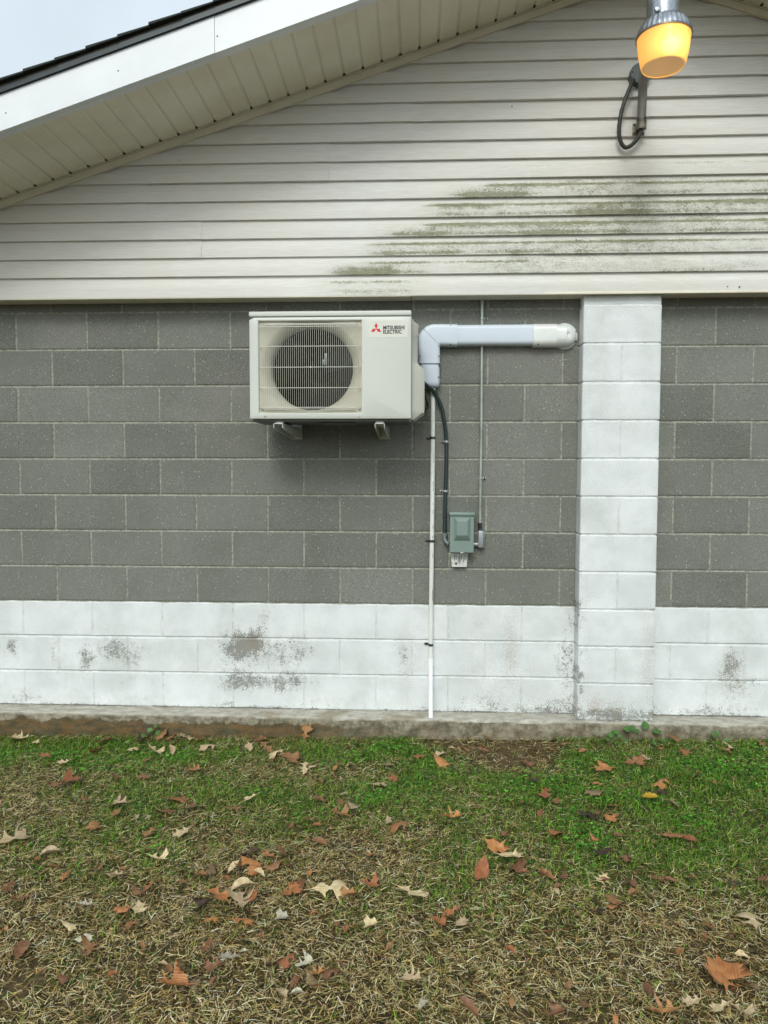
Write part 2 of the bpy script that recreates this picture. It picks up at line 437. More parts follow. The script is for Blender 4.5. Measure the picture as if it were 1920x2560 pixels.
def wall_rows(rows, joints, us, mapf, maskx, name, parent, allwhite=0.0, zlo=0.0, zhi=99):
    """heightfield of blocks; us = base stations along the wall, joints(r) -> head joint positions"""
    Vs, Qs, A = [], [], {'mort': [], 'tone': [], 'dirt': [], 'rust': [], 'allwhite': []}
    off = 0
    jw, jd = 0.0052, 0.0055
    for r in rows:
        z0, z1 = r*H, (r+1)*H
        J = joints(r)
        st = set(np.round(us, 4))
        for j in J:
            if us[0] < j < us[-1]:
                for d in (-.010, -.0075, -.0055, -.0035, 0, .0035, .0055, .0075, .010): st.add(round(j+d, 4))
        u = np.array(sorted(st)); u = u[(u >= us[0]) & (u <= us[-1])]
        zs = np.array([0, .0035, .0055, .0075, .011, .03, .055, .08, .105, .13, .155, .18, .1922, .1957, .1977, .1997, .2032])+z0
        zs = np.clip(zs, zlo, zhi)
        U, Z = np.meshgrid(u, zs)
        wob = 0.0016*(fbm(U*9, Z*9, 3)-.47)
        dz = np.minimum(Z-z0, z1-Z)+wob
        if J:
            Jn = np.array(J); dj = np.min(np.abs(U[..., None]-Jn), -1)+0.0025*(fbm(U*7, Z*25, 5)-.47)
        else: dj = np.full_like(U, 9)
        d = np.minimum(dz, dj)
        dep = jd*(1-sstep(jw*0.45, jw*1.45, d))*(1 if not allwhite else .75)
        low = (Z < 0.6096) | bool(allwhite)
        dep = np.where(low & (dz > dj), dep*0.5, np.where(low, dep*1.1, dep))
        dep = dep+0.0022*(fbm(U*11, Z*11, 8)-.5)+0.0008*(fbm(U*60, Z*60, 21)-.5)
        # per block tone and set-back
        edges = np.array([-99]+sorted(J)+[99]); bi = np.searchsorted(edges, U)
        tn = np.sin((bi+edges[np.clip(bi-1, 0, len(edges)-1)]*1.7)*12.99+r*78.23)*43758.5; tn = tn-np.floor(tn)
        dep = dep+(tn-.5)*0.0022*sstep(jw, jw*2.2, d)
        P = mapf(U, dep); V = np.stack([P[0], P[1], Z], -1)
        n0, n1 = U.shape
        idx = np.arange(n0*n1).reshape(n0, n1)+off; off += n0*n1
        Qs.append(np.stack([idx[:-1, :-1], idx[:-1, 1:], idx[1:, 1:], idx[1:, :-1]], -1).reshape(-1, 4))
        Vs.append(V.reshape(-1, 3))
        A['mort'].append((1-sstep(jw*0.6, jw*1.5, d)).ravel()); A['tone'].append(tn.ravel())
        mx = maskx(U)
        A['dirt'].append(np.maximum(blobs(WALL_DIRT_AND_DARK, mx, Z)*(0.35+1.5*fbm(mx*9, Z*9, 31)), (1-sstep(.002, .022, Z+.012*(fbm(mx*8, Z*0, 36)-.5)))*(.35+1.1*fbm(mx*5, Z*0, 37))).ravel())  # second term: narrow darker line along the wall base
        A['rust'].append((blobs(WALL_RUST, mx, Z)*(0.3+1.2*fbm(mx*14, Z*3, 41))).ravel())
        A['allwhite'].append(np.full(U.size, allwhite))
    return raw_mesh(name, np.concatenate(Vs), np.concatenate(Qs), M_block, parent,
                    {k: np.concatenate(v) for k, v in A.items()}, smooth=0)

def joints_left(r):
    o = 0.5 if r % 2 == 0 else 0.0
    return [(k+o)*B for k in range(-8, 5) if (k+o)*B < 1.69]
def joints_right(r):
    o = 0.0 if r % 2 == 0 else 0.5
    return [(k+o)*B for k in range(5, 18) if (k+o)*B > 2.16]
flat = lambda U, d: (U, d)
PX0, PX1, PD = 1.712, 2.121, 0.10
usL = np.concatenate([np.arange(BX0, -1.9, .2), np.arange(-1.9, PX0+.001, .024), [PX0+.002]])
usR = np.concatenate([np.arange(PX1-.002, 3.2, .024), np.arange(3.2, BX1, .25), [BX1]])
wall_rows(range(0, 12), joints_left, usL, flat, lambda u: u, 'block_wall', bld)
wall_rows(range(0, 12), joints_right, usR, flat, lambda u: u, 'block_wall', bld)
# pilaster: perimeter parameter wraps round its three faces
WID = PX1-PX0
def pil_map(U, d):
    rr = 0.006
    x = np.where(U < PD, PX0+d, np.where(U > PD+WID, PX1-d, PX0+(U-PD)))
    y = np.where(U < PD, -U, np.where(U > PD+WID, -(PD-(U-PD-WID)), -PD+d))
    x = np.clip(x, PX0+d, PX1-d); y = np.maximum(y, -PD+d)
    # chip the corners
    c = np.minimum(np.abs(U-PD), np.abs(U-PD-WID)); k = np.clip(1-c/rr, 0, 1)*0.35*rr
    sx = np.where(U < PD+WID/2, 1, -1)
    return x+sx*k, y+k
usP = np.unique(np.round(np.concatenate([[0, .03, .06, .09, .096, .0985, .1, .1015, .104], np.arange(.12, .49, .02), PD+WID-np.array([.004, .0015, 0, -.0015, -.004]), [PD+WID+.02, PD+WID+.06, PD+WID+PD]]), 4))
wall_rows(range(0, 11), lambda r: ([PD+WID/2] if r % 2 else []), usP, pil_map, lambda u: PX0+np.clip(u-PD, 0, WID), 'pilaster', bld, allwhite=1.0)
mb = MB(); mb.box(PX0+.003, PX1-.003, -PD+.006, 0.0, 11*H-.002, 2.29, 0.004); o = mb.done('pilaster_cap', M_block, bld)
o.data.attributes.new('allwhite', 'FLOAT', 'POINT').data.foreach_set('value', [1.0]*len(o.data.vertices))
# far walls and interior backing, so the block is closed from every side
mb = MB()
mb.box(BX0+.012, BX1-.012, .012, .19, -.3, 2.44)
mb.box(BX0, BX0+.19, .012, BD, -.3, 2.44); mb.box(BX1-.19, BX1, .012, BD, -.3, 2.44); mb.box(BX0, BX1, BD-.19, BD, -.3, 2.44)
mb.prism([(BX0, 2.44), (BX1, 2.44), (XC, soff(XC)-.02)], 'y', BD-.1, BD)
mb.done('outer_wall', M_dirtpl, bld)

# footing -------------------------------------------------------------
xs = np.concatenate([np.arange(BX0-.15, -1.9, .25), np.arange(-1.9, 3.2, .012), np.arange(3.2, BX1+.15, .25)])
prof = [(0.02, 0, 1), (-.02, 0, 1), (-.05, 0, 1), (-.08, 0, 1), (-.10, 0, 1), (-.115, 0, 1), (-.122, -.001, 1), (-.127, -.006, .3), (-.129, -.015, 0), (-.13, -.025, 0), (-.131, -.04, 0), (-.132, -.055, 0),
        (-.133, -.07, 0), (-.134, -.085, 0), (-.135, -.1, 0), (-.136, -.115, 0), (-.137, -.13, 0), (-.138, -.15, 0), (-.14, -.3, 0)]
X_, K_ = np.meshgrid(xs, np.arange(len(prof)))
py = np.array([p[0] for p in prof])[K_]; pz = np.array([p[1] for p in prof])[K_]; pt = np.array([p[2] for p in prof])[K_].astype(float)
dmg = np.exp(-((X_-1.15)/.33)**2)*np.exp(-((pz+.05)/.05)**2)      # crumbled stretch
crk = np.exp(-((X_-.75)/.5)**2)
rg = (fbm(X_*22, pz*30, 7)-.5)
front = sstep(-.11, -.13, py)
py = py+front*(.012*(fbm(X_*4, pz*6, 2)-.5)+dmg*(np.abs(rg)*.07)+.006*rg)
pz2 = pz+np.where(pt > .5, .003*(fbm(X_*8, py*20, 9)-.5), 0)-np.where((pt > .2), sstep(-.11, -.125, py)*(.012*sstep(.5, .75, fbm(X_*6, X_*0, 4))+dmg*.01), 0)
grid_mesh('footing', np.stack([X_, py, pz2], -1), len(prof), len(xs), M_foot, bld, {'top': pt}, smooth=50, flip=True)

# gable siding --------------------------------------------------------
Z0, LAP = 2.2955, 0.0982
YB = -0.118
lap_prof = [(0.0, YB+.001), (0.0002, YB-.0150), (.0015, YB-.0172), (.012, YB-.0170), (.030, YB-.0164), (.052, YB-.0160), (.0545, YB-.0150), (.0575, YB-.0128), (.064, YB-.0092), (.072, YB-.0060), (.082, YB-.0032), (.0985, YB-.0012)]
SEAMS = {0: [1.497], 1: [1.497], 2: [-.32], 3: [-.32], 4: [-.619], 5: [-.619], 6: [.366], 7: [.366], 8: [.804], 9: [.804], 10: [2.592], 11: [2.592]}
# mildew: (lap, x from, x to, band strength, speckle strength)
MOLD = [(6, 1.35, 1.75, .25, .12), (6, 2.05, 2.5, .42, .15), (5, 1.15, 1.95, .8, .45), (5, 2.0, 2.9, .75, .5), (5, 1.0, 1.5, .2, .8), (4, .86, 3.1, .95, .55), (4, 1.0, 1.4, .7, .6), (4, 1.6, 3.1, .9, .95), (5, 1.9, 3.1, .9, .75), (3, 1.4, 3.1, .9, .8), (2, 1.2, 2.7, .7, .6), (6, 1.1, 2.9, .35, .2),
        (3, .82, 3.1, .85, .6), (3, .62, 1.1, .2, .75), (2, .62, 2.5, .85, .45), (2, .52, 1.1, .6, .85), (1, .5, 1.5, .6, .35), (1, .36, .8, .3, .95), (1, .5, .95, .75, .6), (2, 1.4, 3.0, .3, .35), (0, .28, .9, .55, .4), (1, 1.3, 2.9, .1, .2), (3, 1.9, 2.9, .6, .5), (0, 1.2, 2.9, .05, .12)]
Vs, Qs, AD = [], [], []
off = 0
for k in range(17):
    zb = Z0+k*LAP
    xl = max(BX0-.05, XC-(XC*SL+3.262-zb)/SL-.02); xr = min(BX1+.05, 2*XC-xl)
    if xr-xl < .1: continue
    sm = SEAMS.get(k, [])
    st = set(np.round(np.arange(xl, xr, .02), 4)) | {round(xr, 4)}
    for s_ in sm: st |= {round(s_-.0006, 4), round(s_+.0006, 4)}
    u = np.array(sorted(st)); K = np.arange(len(lap_prof))
    U, KK = np.meshgrid(u, K)
    dz = np.array([p[0] for p in lap_prof])[KK]; yy = np.array([p[1] for p in lap_prof])[KK]
    for s_ in sm: yy = yy+np.where(U > s_, .0034, 0)*(KK > 0)
    yy = yy+.0022*(fbm(U*1.3, U*0+k*1.7, 3)-.5)*(KK > 0)
    zz = zb+dz+.0016*(fbm(U*.9+k*3, U*0, 6)-.5)
    if k == 0:
        zz = np.where(KK <= 1, 2.283, np.where(KK == 2, 2.2845, zz))
    dirt = np.zeros_like(U)
    for (kk, xa, xb, sb, ssp) in MOLD:
        if kk != k: continue
        ex = sstep(xa-.10, xa+.14, U)*(1-sstep(xb-.15, xb+.1, U))
        band = np.exp(-((dz-.062)/.012)**2); low = np.exp(-((dz-.010)/.016)**2)+.6*np.exp(-((dz-.03)/.025)**2)
        dirt = np.maximum(dirt, ex*(sb*band*(.65+1.0*fbm(U*2.2, U*0+k*5, 17))+ssp*low*(.35+1.5*(fbm(U*1.7, U*0+k*9, 29)-.15))))
    if k <= 6:
        soft = sstep(.35+.13*k, 1.25+.1*k, U)*(1-.5*sstep(2.2, 3.0, U))*(.48 if 1 <= k <= 5 else .15)
        dirt = np.maximum(dirt, soft*(.4+1.1*fbm(U*3+k, zz*30, 47)))
    V = np.stack([U, yy, zz], -1)
    n0, n1 = U.shape; idx = np.arange(n0*n1).reshape(n0, n1)+off; off += n0*n1
    Qs.append(np.stack([idx[:-1, :-1], idx[:-1, 1:], idx[1:, 1:], idx[1:, :-1]], -1).reshape(-1, 4)); Vs.append(V.reshape(-1, 3)); AD.append(np.clip(dirt, 0, 1).ravel())
raw_mesh('gable_siding', np.concatenate(Vs), np.concatenate(Qs), M_siding, bld, {'dirt': np.concatenate(AD)}, smooth=32)
# sheathing behind the siding and the return under it
mb = MB()
mb.prism([(BX0, 2.30), (BX1, 2.30), (BX1, 2.42), (XC, soff(XC)+.01), (BX0, 2.42)], 'y', YB+.006, -.02)
mb.done('gable_sheathing', M_dirtpl, bld)
mb = MB()
mb.box(BX0-.05, .80, YB-.012, 0.006, 2.2845, 2.2885, .0); mb.box(.803, BX1+.05, YB-.012, 0.006, 2.2862, 2.2905, .0)
mb.box(BX0-.05, .80, YB-.0165, YB-.012, 2.279, 2.292, .0015); mb.box(.803, BX1+.05, YB-.0165, YB-.012, 2.281, 2.2935, .0015)
mb.done('bottom_flashing', M_trim, bld)

# rake: frieze channel, soffit, fascia, drip edge, shingles (each side of the ridge)
YF = -0.70
EAVE = 5.3
GR = 0.0975
for sgn in (-1, 1):
    def P(t, y, dz): return (XC+sgn*t, y, soff(XC+t)+dz)      # t = horizontal distance from ridge
    N_ = Vector((sgn*SL, 0, 1)).normalized()
    # frieze / F channel
    mb = MB()
    segs = [(0, .95), (.95, EAVE)] if sgn < 0 else [(0, EAVE)]
    for i, (a, b) in enumerate(segs):
        for (y0, y1, d0, d1) in ((YB-.030-.0012*i, YB-.012, -.043, -.0085), (YB-.037-.001*i, YB-.012, -.0075, -.002)):
            A = [P(a+.0005*i, y0, d0), P(a+.0005*i, y1, d0), P(a+.0005*i, y1, d1), P(a+.0005*i, y0, d1)]
            Bq = [P(b, y0, d0), P(b, y1, d0), P(b, y1, d1), P(b, y0, d1)]
            vs = [mb.bm.verts.new(q) for q in A+Bq]
            for f in ((0, 1, 2, 3), (7, 6, 5, 4), (0, 4, 5, 1), (1, 5, 6, 2), (2, 6, 7, 3), (3, 7, 4, 0)): mb.bm.faces.new([vs[q] for q in f])
    mb.done('frieze_channel', M_trim, bld)
    # soffit with V grooves open at the wall end
    ts, hz, gv = [0.0], [0.0], [0.0]
    t_ = 0.043 if sgn < 0 else 0.02
    while t_ < EAVE-.02:
        for d, h, g in ((-.0085, 0, 0), (-.006, .003, .8), (-.0025, .0048, 1), (.0025, .0048, 1), (.006, .003, .8), (.0085, 0, 0), (.046, .0008, 0), (.050, .0008, 0)):
            ts.append(t_+d); hz.append(h); gv.append(g)
        t_ += GR
    ts.append(EAVE); hz.append(0); gv.append(0)
    ys = [YB-.020, YB-.052, YB-.2, YB-.35, YF+.035, YF+.004]
    T, Y = np.meshgrid(np.array(ts), np.array(ys)); Hh = np.tile(np.array(hz), (len(ys), 1)); Gv = np.tile(np.array(gv), (len(ys), 1))
    Gv[-2:] *= .3
    Hh = Hh+.002*(fbm(T*1.5, Y*3, 3)-.5)
    V = np.stack([XC+sgn*T, Y, soff(XC+T)+Hh], -1)
    n0, n1 = T.shape; idx = np.arange(n0*n1).reshape(n0, n1)
    q = np.stack([idx[:-1, :-1], idx[:-1, 1:], idx[1:, 1:], idx[1:, :-1]], -1)
    keep = np.ones(q.shape[:2], bool)
    keep[0, :] = ~(((np.array(hz)[:-1] > .002) & (np.array(hz)[1:] > .002)))   # the opening at each groove end
    raw_mesh('soffit', V.reshape(-1, 3), q[keep], M_soffit, bld, {'groove': Gv}, smooth=20)
    # fascia board (two lengths) with return lip
    mb = MB()
    cut = 2.03
    for i, (a, b) in enumerate(((0, cut-.0008), (cut+.0008, EAVE))):
        o_ = .0016*i
        for (y0, y1, d0, d1) in ((YF-.022-o_, YF, -.012, .158), (YF, YF+.03, -.012-o_, -.0085)):
            vs = [mb.bm.verts.new(q) for q in [P(a, y0, d0), P(a, y1, d0), P(a, y1, d1), P(a, y0, d1), P(b, y0, d0), P(b, y1, d0), P(b, y1, d1), P(b, y0, d1)]]
            for f in ((0, 1, 2, 3), (7, 6, 5, 4), (0, 4, 5, 1), (1, 5, 6, 2), (2, 6, 7, 3), (3, 7, 4, 0)): mb.bm.faces.new([vs[q] for q in f])
    fa = mb.done('fascia', M_white, bld)
    if sgn < 0:
        for (nx, nz) in ((-1.042, 2.984), (-.517, 3.158), (-.062, 3.298)):
            mb = MB(); mb.lathe([(0.0001, -.0015), (.003, -.0012), (.0035, 0)], (nx, YF-.0235, nz), 'y', 8)
            mb.done('nail_head', M_dark, fa)
    def slab(mb, a, b, y0, y1, d0, d1, e0=None, e1=None):
        e0 = d0 if e0 is None else e0; e1 = d1 if e1 is None else e1
        vs = [mb.bm.verts.new(q) for q in [P(a, y0, d0), P(a, y1, d0), P(a, y1, d1), P(a, y0, d1), P(b, y0, e0), P(b, y1, e0), P(b, y1, e1), P(b, y0, e1)]]
        for f in ((0, 1, 2, 3), (7, 6, 5, 4), (0, 4, 5, 1), (1, 5, 6, 2), (2, 6, 7, 3), (3, 7, 4, 0)): mb.bm.faces.new([vs[q] for q in f])
    mb = MB(); slab(mb, 0, EAVE, YF-.030, YF-.0225, .148, .178); slab(mb, 0, EAVE, YF-.036, YF-.030, .150, .155); mb.done('drip_edge', M_drip, bld)
    mb = MB(); slab(mb, 0, EAVE, YF-.024, BD, .1785, .190); mb.done('roof_deck', M_wood, bld)
    mb = MB()
    n = 0; a = 0.0; rnd = random.Random(5)
    while a < EAVE:
        b = min(a+.145, EAVE+.02)
        w = rnd.uniform(-.006, .008)
        slab(mb, a, b, YF-.048-w*.5, BD+.02, .191, .1975, .1945, .2045+rnd.uniform(0, .002))
        a = b
    mb.done('shingles', M_shingle, bld)
mb = MB()
for t_ in (-1, 1):
    pass
mb.prism([(XC-.15, soff(XC-.15)+.203), (XC, soff(XC)+.2055), (XC+.15, soff(XC-.15)+.203), (XC+.15, soff(XC-.15)+.211), (XC, soff(XC)+.219), (XC-.15, soff(XC-.15)+.211)], 'y', YF-.055, BD+.02)
mb.done('ridge_cap', M_shingle, bld)
# small marks left on the siding
for (x, z, r) in ((1.32, 3.245, .003), (1.66, 2.56, .0035), (-.43, 3.0, .002), (2.5, 2.31, .004), (2.44, 2.313, .003)):
    if r:
        mb = MB(); mb.lathe([(0.0001, -.001), (r, -.0008), (r, .002)], (x, YB-.0165, z), 'y', 8)
        mb.done('siding_hole', M_dark, bld)
# ------------------------------------------------------------------ condenser unit
M_case = simple('beige_casing', lin(201, 204, 197), 0.42, var=0.015, vscale=3, bump=0.05, bscale=700)
M_case2 = simple('beige_side_cover', lin(197, 198, 187), 0.5, var=0.02, vscale=3)
M_wire = simple('coated_wire', lin(208, 209, 200), 0.4, var=0.02)
M_well = simple('fan_shroud', lin(188, 184, 166), 0.55, var=0.03)
M_fan = simple('fan_blade_plastic', lin(12, 9, 14), 0.7, var=0.05, spec=0.15)
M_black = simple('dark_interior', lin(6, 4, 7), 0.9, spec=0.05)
M_red = simple('emblem_red', lin(206, 22, 44), 0.45, var=0.02)
M_ink = simple('lettering_ink', lin(38, 38, 40), 0.5, var=0.02)
M_label = simple('clear_label', lin(211, 212, 203), 0.3, var=0.01)
M_galv = simple('galvanised_steel', lin(184, 188, 190), 0.42, 0.5, var=0.18, vscale=45)
M_galv2 = simple('pale_zinc', lin(180, 184, 184), 0.45, 0.35, var=0.1, vscale=60)

ux0, ux1, uz0, uz1, uyf, uyb = .004, .808, 1.613, 2.141, -.44, -.155
unit = thing('condenser_unit', 'beige outdoor air conditioner unit with round fan grille hung on the grey block wall', 'air conditioner', (.406, -.3, uz0))
# casing: front panel with square recess and round opening, sides, top
cxm, czm, rr_ = .310, 1.866, .205
sx0, sx1, sz0, sz1 = .050, .563, 1.642, 2.095
mb = MB()
def rrect(x0, x1, z0, z1, r, n=6):
    out = []
    for (cx, cz, a0) in ((x1-r, z1-r, 0), (x0+r, z1-r, 90), (x0+r, z0+r, 180), (x1-r, z0+r, 270)):
        for k in range(n+1):
            a = R(a0+90*k/n); out.append((cx+r*math.cos(a), cz+r*math.sin(a)))
    return out
def on_rect(a, x0, x1, z0, z1):
    dx, dz = math.cos(a), math.sin(a)
    t = min(((x1-cxm)/dx if dx > 1e-9 else (x0-cxm)/dx if dx < -1e-9 else 9), ((z1-czm)/dz if dz > 1e-9 else (z0-czm)/dz if dz < -1e-9 else 9))
    return (cxm+dx*t, czm+dz*t)
angs = [2*PI*k/96 for k in range(96)]
for (x, z) in ((sx0, sz0), (sx0, sz1), (sx1, sz0), (sx1, sz1), (ux0, uz0), (ux1, uz0), (ux0, uz1), (ux1, uz1)): angs.append(math.atan2(z-czm, x-cxm) % (2*PI))
angs = sorted(angs)
zt = 2.113
b_ = .007
rows = []
for (q, y) in (((ux0, ux1, uz0, zt), uyb), ((ux0, ux1, uz0, zt), uyf+b_), ((ux0+b_*.3, ux1-b_*.3, uz0+b_*.3, zt-b_*.3), uyf+b_*.3), ((ux0+b_, ux1-b_, uz0+b_, zt-b_), uyf),
               ((sx0-.003, sx1+.003, sz0-.003, sz1+.003), uyf), ((sx0, sx1, sz0, sz1), uyf+.002), ((sx0+.003, sx1-.003, sz0+.003, sz1-.003), uyf+.013)):
    rows.append([(on_rect(a, *q)[0], y, on_rect(a, *q)[1]) for a in angs])
mb.grid(rows, close=True)
casing = mb.done('casing', M_case, unit, smooth=25)
mb = MB()      # shroud from the recess down to the fan ring
rows = [[(on_rect(a, sx0+.003, sx1-.003, sz0+.003, sz1-.003)[0], uyf+.013, on_rect(a, sx0+.003, sx1-.003, sz0+.003, sz1-.003)[1]) for a in angs]]
for (r, y) in ((.250, uyf+.014), (.240, uyf+.018), (.225, uyf+.030), (.213, uyf+.045), (.205, uyf+.060), (.205, uyf+.10)):
    row = []
    for a in angs:
        e = on_rect(a, sx0+.006, sx1-.006, sz0+.006, sz1-.006); t = min(r, math.hypot(e[0]-cxm, e[1]-czm))
        row.append((cxm+t*math.cos(a), y, czm+t*math.sin(a)))
    rows.append(row)
mb.grid(rows, close=True); mb.done('shroud', M_well, unit, smooth=40)
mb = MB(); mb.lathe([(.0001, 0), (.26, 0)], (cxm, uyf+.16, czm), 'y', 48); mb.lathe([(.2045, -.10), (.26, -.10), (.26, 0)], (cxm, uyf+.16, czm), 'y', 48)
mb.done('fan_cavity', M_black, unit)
mb = MB()      # lid
mb.box(ux0-.001, ux1-.001, uyf-.0015, uyb, 2.1155, uz1, .006, 3)
mb.done('lid', M_case, unit)
mb = MB()      # base pan
mb.box(ux0+.012, ux1-.012, uyf+.02, uyb, uz0-.012, uz0-.001, .003); mb.box(.34, .52, uyf+.06, uyb, uz0-.018, uz0-.0125, .002)
mb.done('base_pan', simple('base_pan_steel', lin(90, 92, 90), .5, .4), unit)
mb = MB()      # pressed line near the bottom edge
mb.box(.030, .075, uyf-.0012, uyf+.001, 1.6245, 1.6262, .0005); mb.box(.09, .54, uyf-.0012, uyf+.001, 1.6245, 1.6262, .0005); mb.box(.56, .75, uyf-.0012, uyf+.001, 1.6245, 1.6262, .0005); mb.box(.768, .78, uyf-.0012, uyf+.001, 1.6245, 1.627, .0005)
mb.done('pressed_rib', M_case, casing)
for (x, z) in ((.082, 1.625), (.549, 1.625), (.066, 1.662), (.551, 1.662)):
    mb = MB(); yq = uyf if z < 1.64 else uyf+.008
    mb.lathe([(.0001, -.004), (.0028, -.0035), (.0045, -.0015), (.0052, 0)], (x, yq-.0002, z), 'y', 12); mb.done('screw', M_galv, unit)
# fan: hub and three broad blades
fan = MB()
fan.lathe([(.0001, -.03), (.03, -.028), (.045, -.015), (.048, .03)], (cxm, uyf+.115, czm), 'y', 32)
for k in range(3):
    rows = []
    for i in range(9):
        r = .045+(.197-.045)*i/8
        row = []
        for j in range(9):
            a = 2*PI*k/3+.5+R(88)*(j/8-.5)*(1-.1*i/8)+.35*i/8
            row.append((cxm+r*math.cos(a), uyf+.105+.045*(j/8-.5)+.006*math.sin(PI*i/8), czm+r*math.sin(a)))
        rows.append(row)
    fan.grid(rows)
fan.done('fan', M_fan, unit, smooth=50)
mb = MB(); mb.box(.372, .386, uyf+.052, uyf+.058, 1.885, 1.943, .002); mb.box(.360, .376, uyf+.050, uyf+.056, 1.886, 1.912, .003); mb.done('motor_tag', simple('motor_tag_metal', lin(116, 128, 124), .3, .3), unit)
# wire grille
mb = MB()
yw = uyf-.012
nv = 50
xa, xb = sx0+.012, sx1-.012
for i in range(nv):
    x = xa+(xb-xa)*i/(nv-1)
    e = min(i, nv-1-i); dy = .018 if e == 0 else .010 if e == 1 else .004 if e == 2 else 0
    zt_ = sz1-.030-.008*(e < 3); zb_ = sz0+.030
    mb.tube([(x, uyf+.012, sz1-.010), (x, uyf-.004+dy*.5, sz1-.020), (x, yw+dy, zt_), (x, yw+dy, (zt_+zb_)/2), (x, yw+dy, zb_), (x, uyf-.002+dy*.5, sz0+.016), (x, uyf+.012, sz0+.008)], .00080, 5, cap=False)
for z in (sz1-.0145, sz1-.021, sz1-.031, 1.968, 1.866, 1.765, 1.669):
    inn = 1 if z > 2.07 else 0
    yy = yw-.0018 if not inn else (uyf+.002 if z > 2.078 else uyf-.008 if z > 2.07 else yw)
    if z > 2.06 and z < 2.07: yy = yw-.0018
    mb.tube([(sx0+.006+.02*inn, uyf+.010, z-.006*inn), (sx0+.012+.02*inn, yy+.006, z), (sx0+.03+.02*inn, yy, z), (cxm, yy, z), (sx1-.03-.02*inn, yy, z), (sx1-.012-.02*inn, yy+.006, z), (sx1-.006-.02*inn, uyf+.010, z-.006*inn)], .0016, 6)
for z in (sz0+.022, sz0+.015):
    mb.tube([(sx0+.03, uyf+.004, z), (sx1-.03, uyf+.004, z)], .0014, 6)
mb.lathe([(.0001, -.003), (.004, -.002), (.0045, 0)], (cxm+.002, yw-.001, 1.866), 'y', 10)
mb.done('fan_grille', M_wire, unit, smooth=60)
# emblem and lettering
mb = MB(); mb.box(.598, .790, uyf-.0006, uyf+.0005, 2.010, 2.093, .0003, 1); label = mb.done('name_label', M_label, unit)
mb = MB()
ex, ez, L_ = .6345, 2.0535, .0290
def rhomb(ang):
    d = Vector((math.cos(ang), math.sin(ang))); n = Vector((-d.y, d.x))
    p = [Vector((0, 0)), d*L_*.5+n*L_*.289, d*L_, d*L_*.5-n*L_*.289]
    mb.prism([(ex+q.x, ez-.001+q.y) for q in p], 'y', uyf-.0014, uyf-.0007)
for a in (90, 210, 330): rhomb(R(a))
mb.done('emblem', M_red, unit, smooth=0)
def text(name, s, x, z, y, size, mat, parent, offset=0.0, sx=1.0, rot=(PI/2, 0, 0), depth=.0003, space=1.0):
    cu = bpy.data.curves.new('txt', 'FONT'); cu.body = s; cu.size = size; cu.offset = offset; cu.extrude = depth; cu.space_character = space
    o = bpy.data.objects.new('txt', cu); COL.objects.link(o)
    bpy.context.view_layer.update()
    me = bpy.data.meshes.new_from_object(o.evaluated_get(bpy.context.evaluated_depsgraph_get()))
    bpy.data.objects.remove(o); bpy.data.curves.remove(cu)
    me.transform(Matrix.Translation((x, y, z)) @ Matrix.Rotation(rot[1], 4, 'Y') @ Matrix.Rotation(rot[0], 4, 'X') @ Matrix.Diagonal((sx, 1, 1, 1)))
    me.materials.clear()
    return link(name, me, mat, parent, smooth=0)
text('lettering', 'MITSUBISHI', .668, 2.0495, uyf-.0012, .0245, M_ink, unit,   .0007, .86, space=1.0)
text('lettering', 'ELECTRIC', .668, 2.0290, uyf-.0012, .0245, M_ink, unit,   .0007, .86, space=1.0)
# service cover on the right flank
mb = MB()
sec = [(-.385, .809), (-.36, .836), (-.345, .842), (-.20, .842), (-.17, .835), (-.16, .809)]
def cov(z, w): return [(.809+(x-.809)*w, y, z) for (y, x) in sec]
mb.grid([cov(2.113, .05), cov(2.1, .45), cov(2.088, 1.05), cov(2.03, 1.05), cov(2.026, .9), cov(1.900, .9), cov(1.89, 1.1), cov(1.868, 1.85), cov(1.855, 1.95), cov(1.660, 1.95), cov(1.648, 1.9), cov(1.612, .3)])
mb.done('service_cover', M_case2, unit, smooth=28)
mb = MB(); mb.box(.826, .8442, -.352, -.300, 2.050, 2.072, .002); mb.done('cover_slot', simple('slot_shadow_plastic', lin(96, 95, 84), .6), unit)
mb = MB(); mb.tube(spline([(.845, -.2, 1.80), (.872, -.12, 1.77), (.888, -.05, 1.72), (.874, -.1, 1.665), (.858, -.2, 1.66)]), .004, 8); mb.tube(spline([(.85, -.18, 1.79), (.88, -.1, 1.75), (.895, -.06, 1.70), (.868, -.12, 1.68), (.85, -.2, 1.67)]), .0035, 8)
mb.done('signal_cable', simple('black_cable', lin(20, 22, 22), .45), unit)
for x in (.148, .652):
    for y in (-.395, -.19):
        mb = MB(); mb.box(x-.021, x+.021, y-.022, y+.022, uz0-.0175, uz0-.0125, .0015); mb.box(x-.016, x+.016, y-.016, y+.016, uz0-.013, uz0-.0005, .0015); mb.done('mounting_foot', M_galv2, unit)

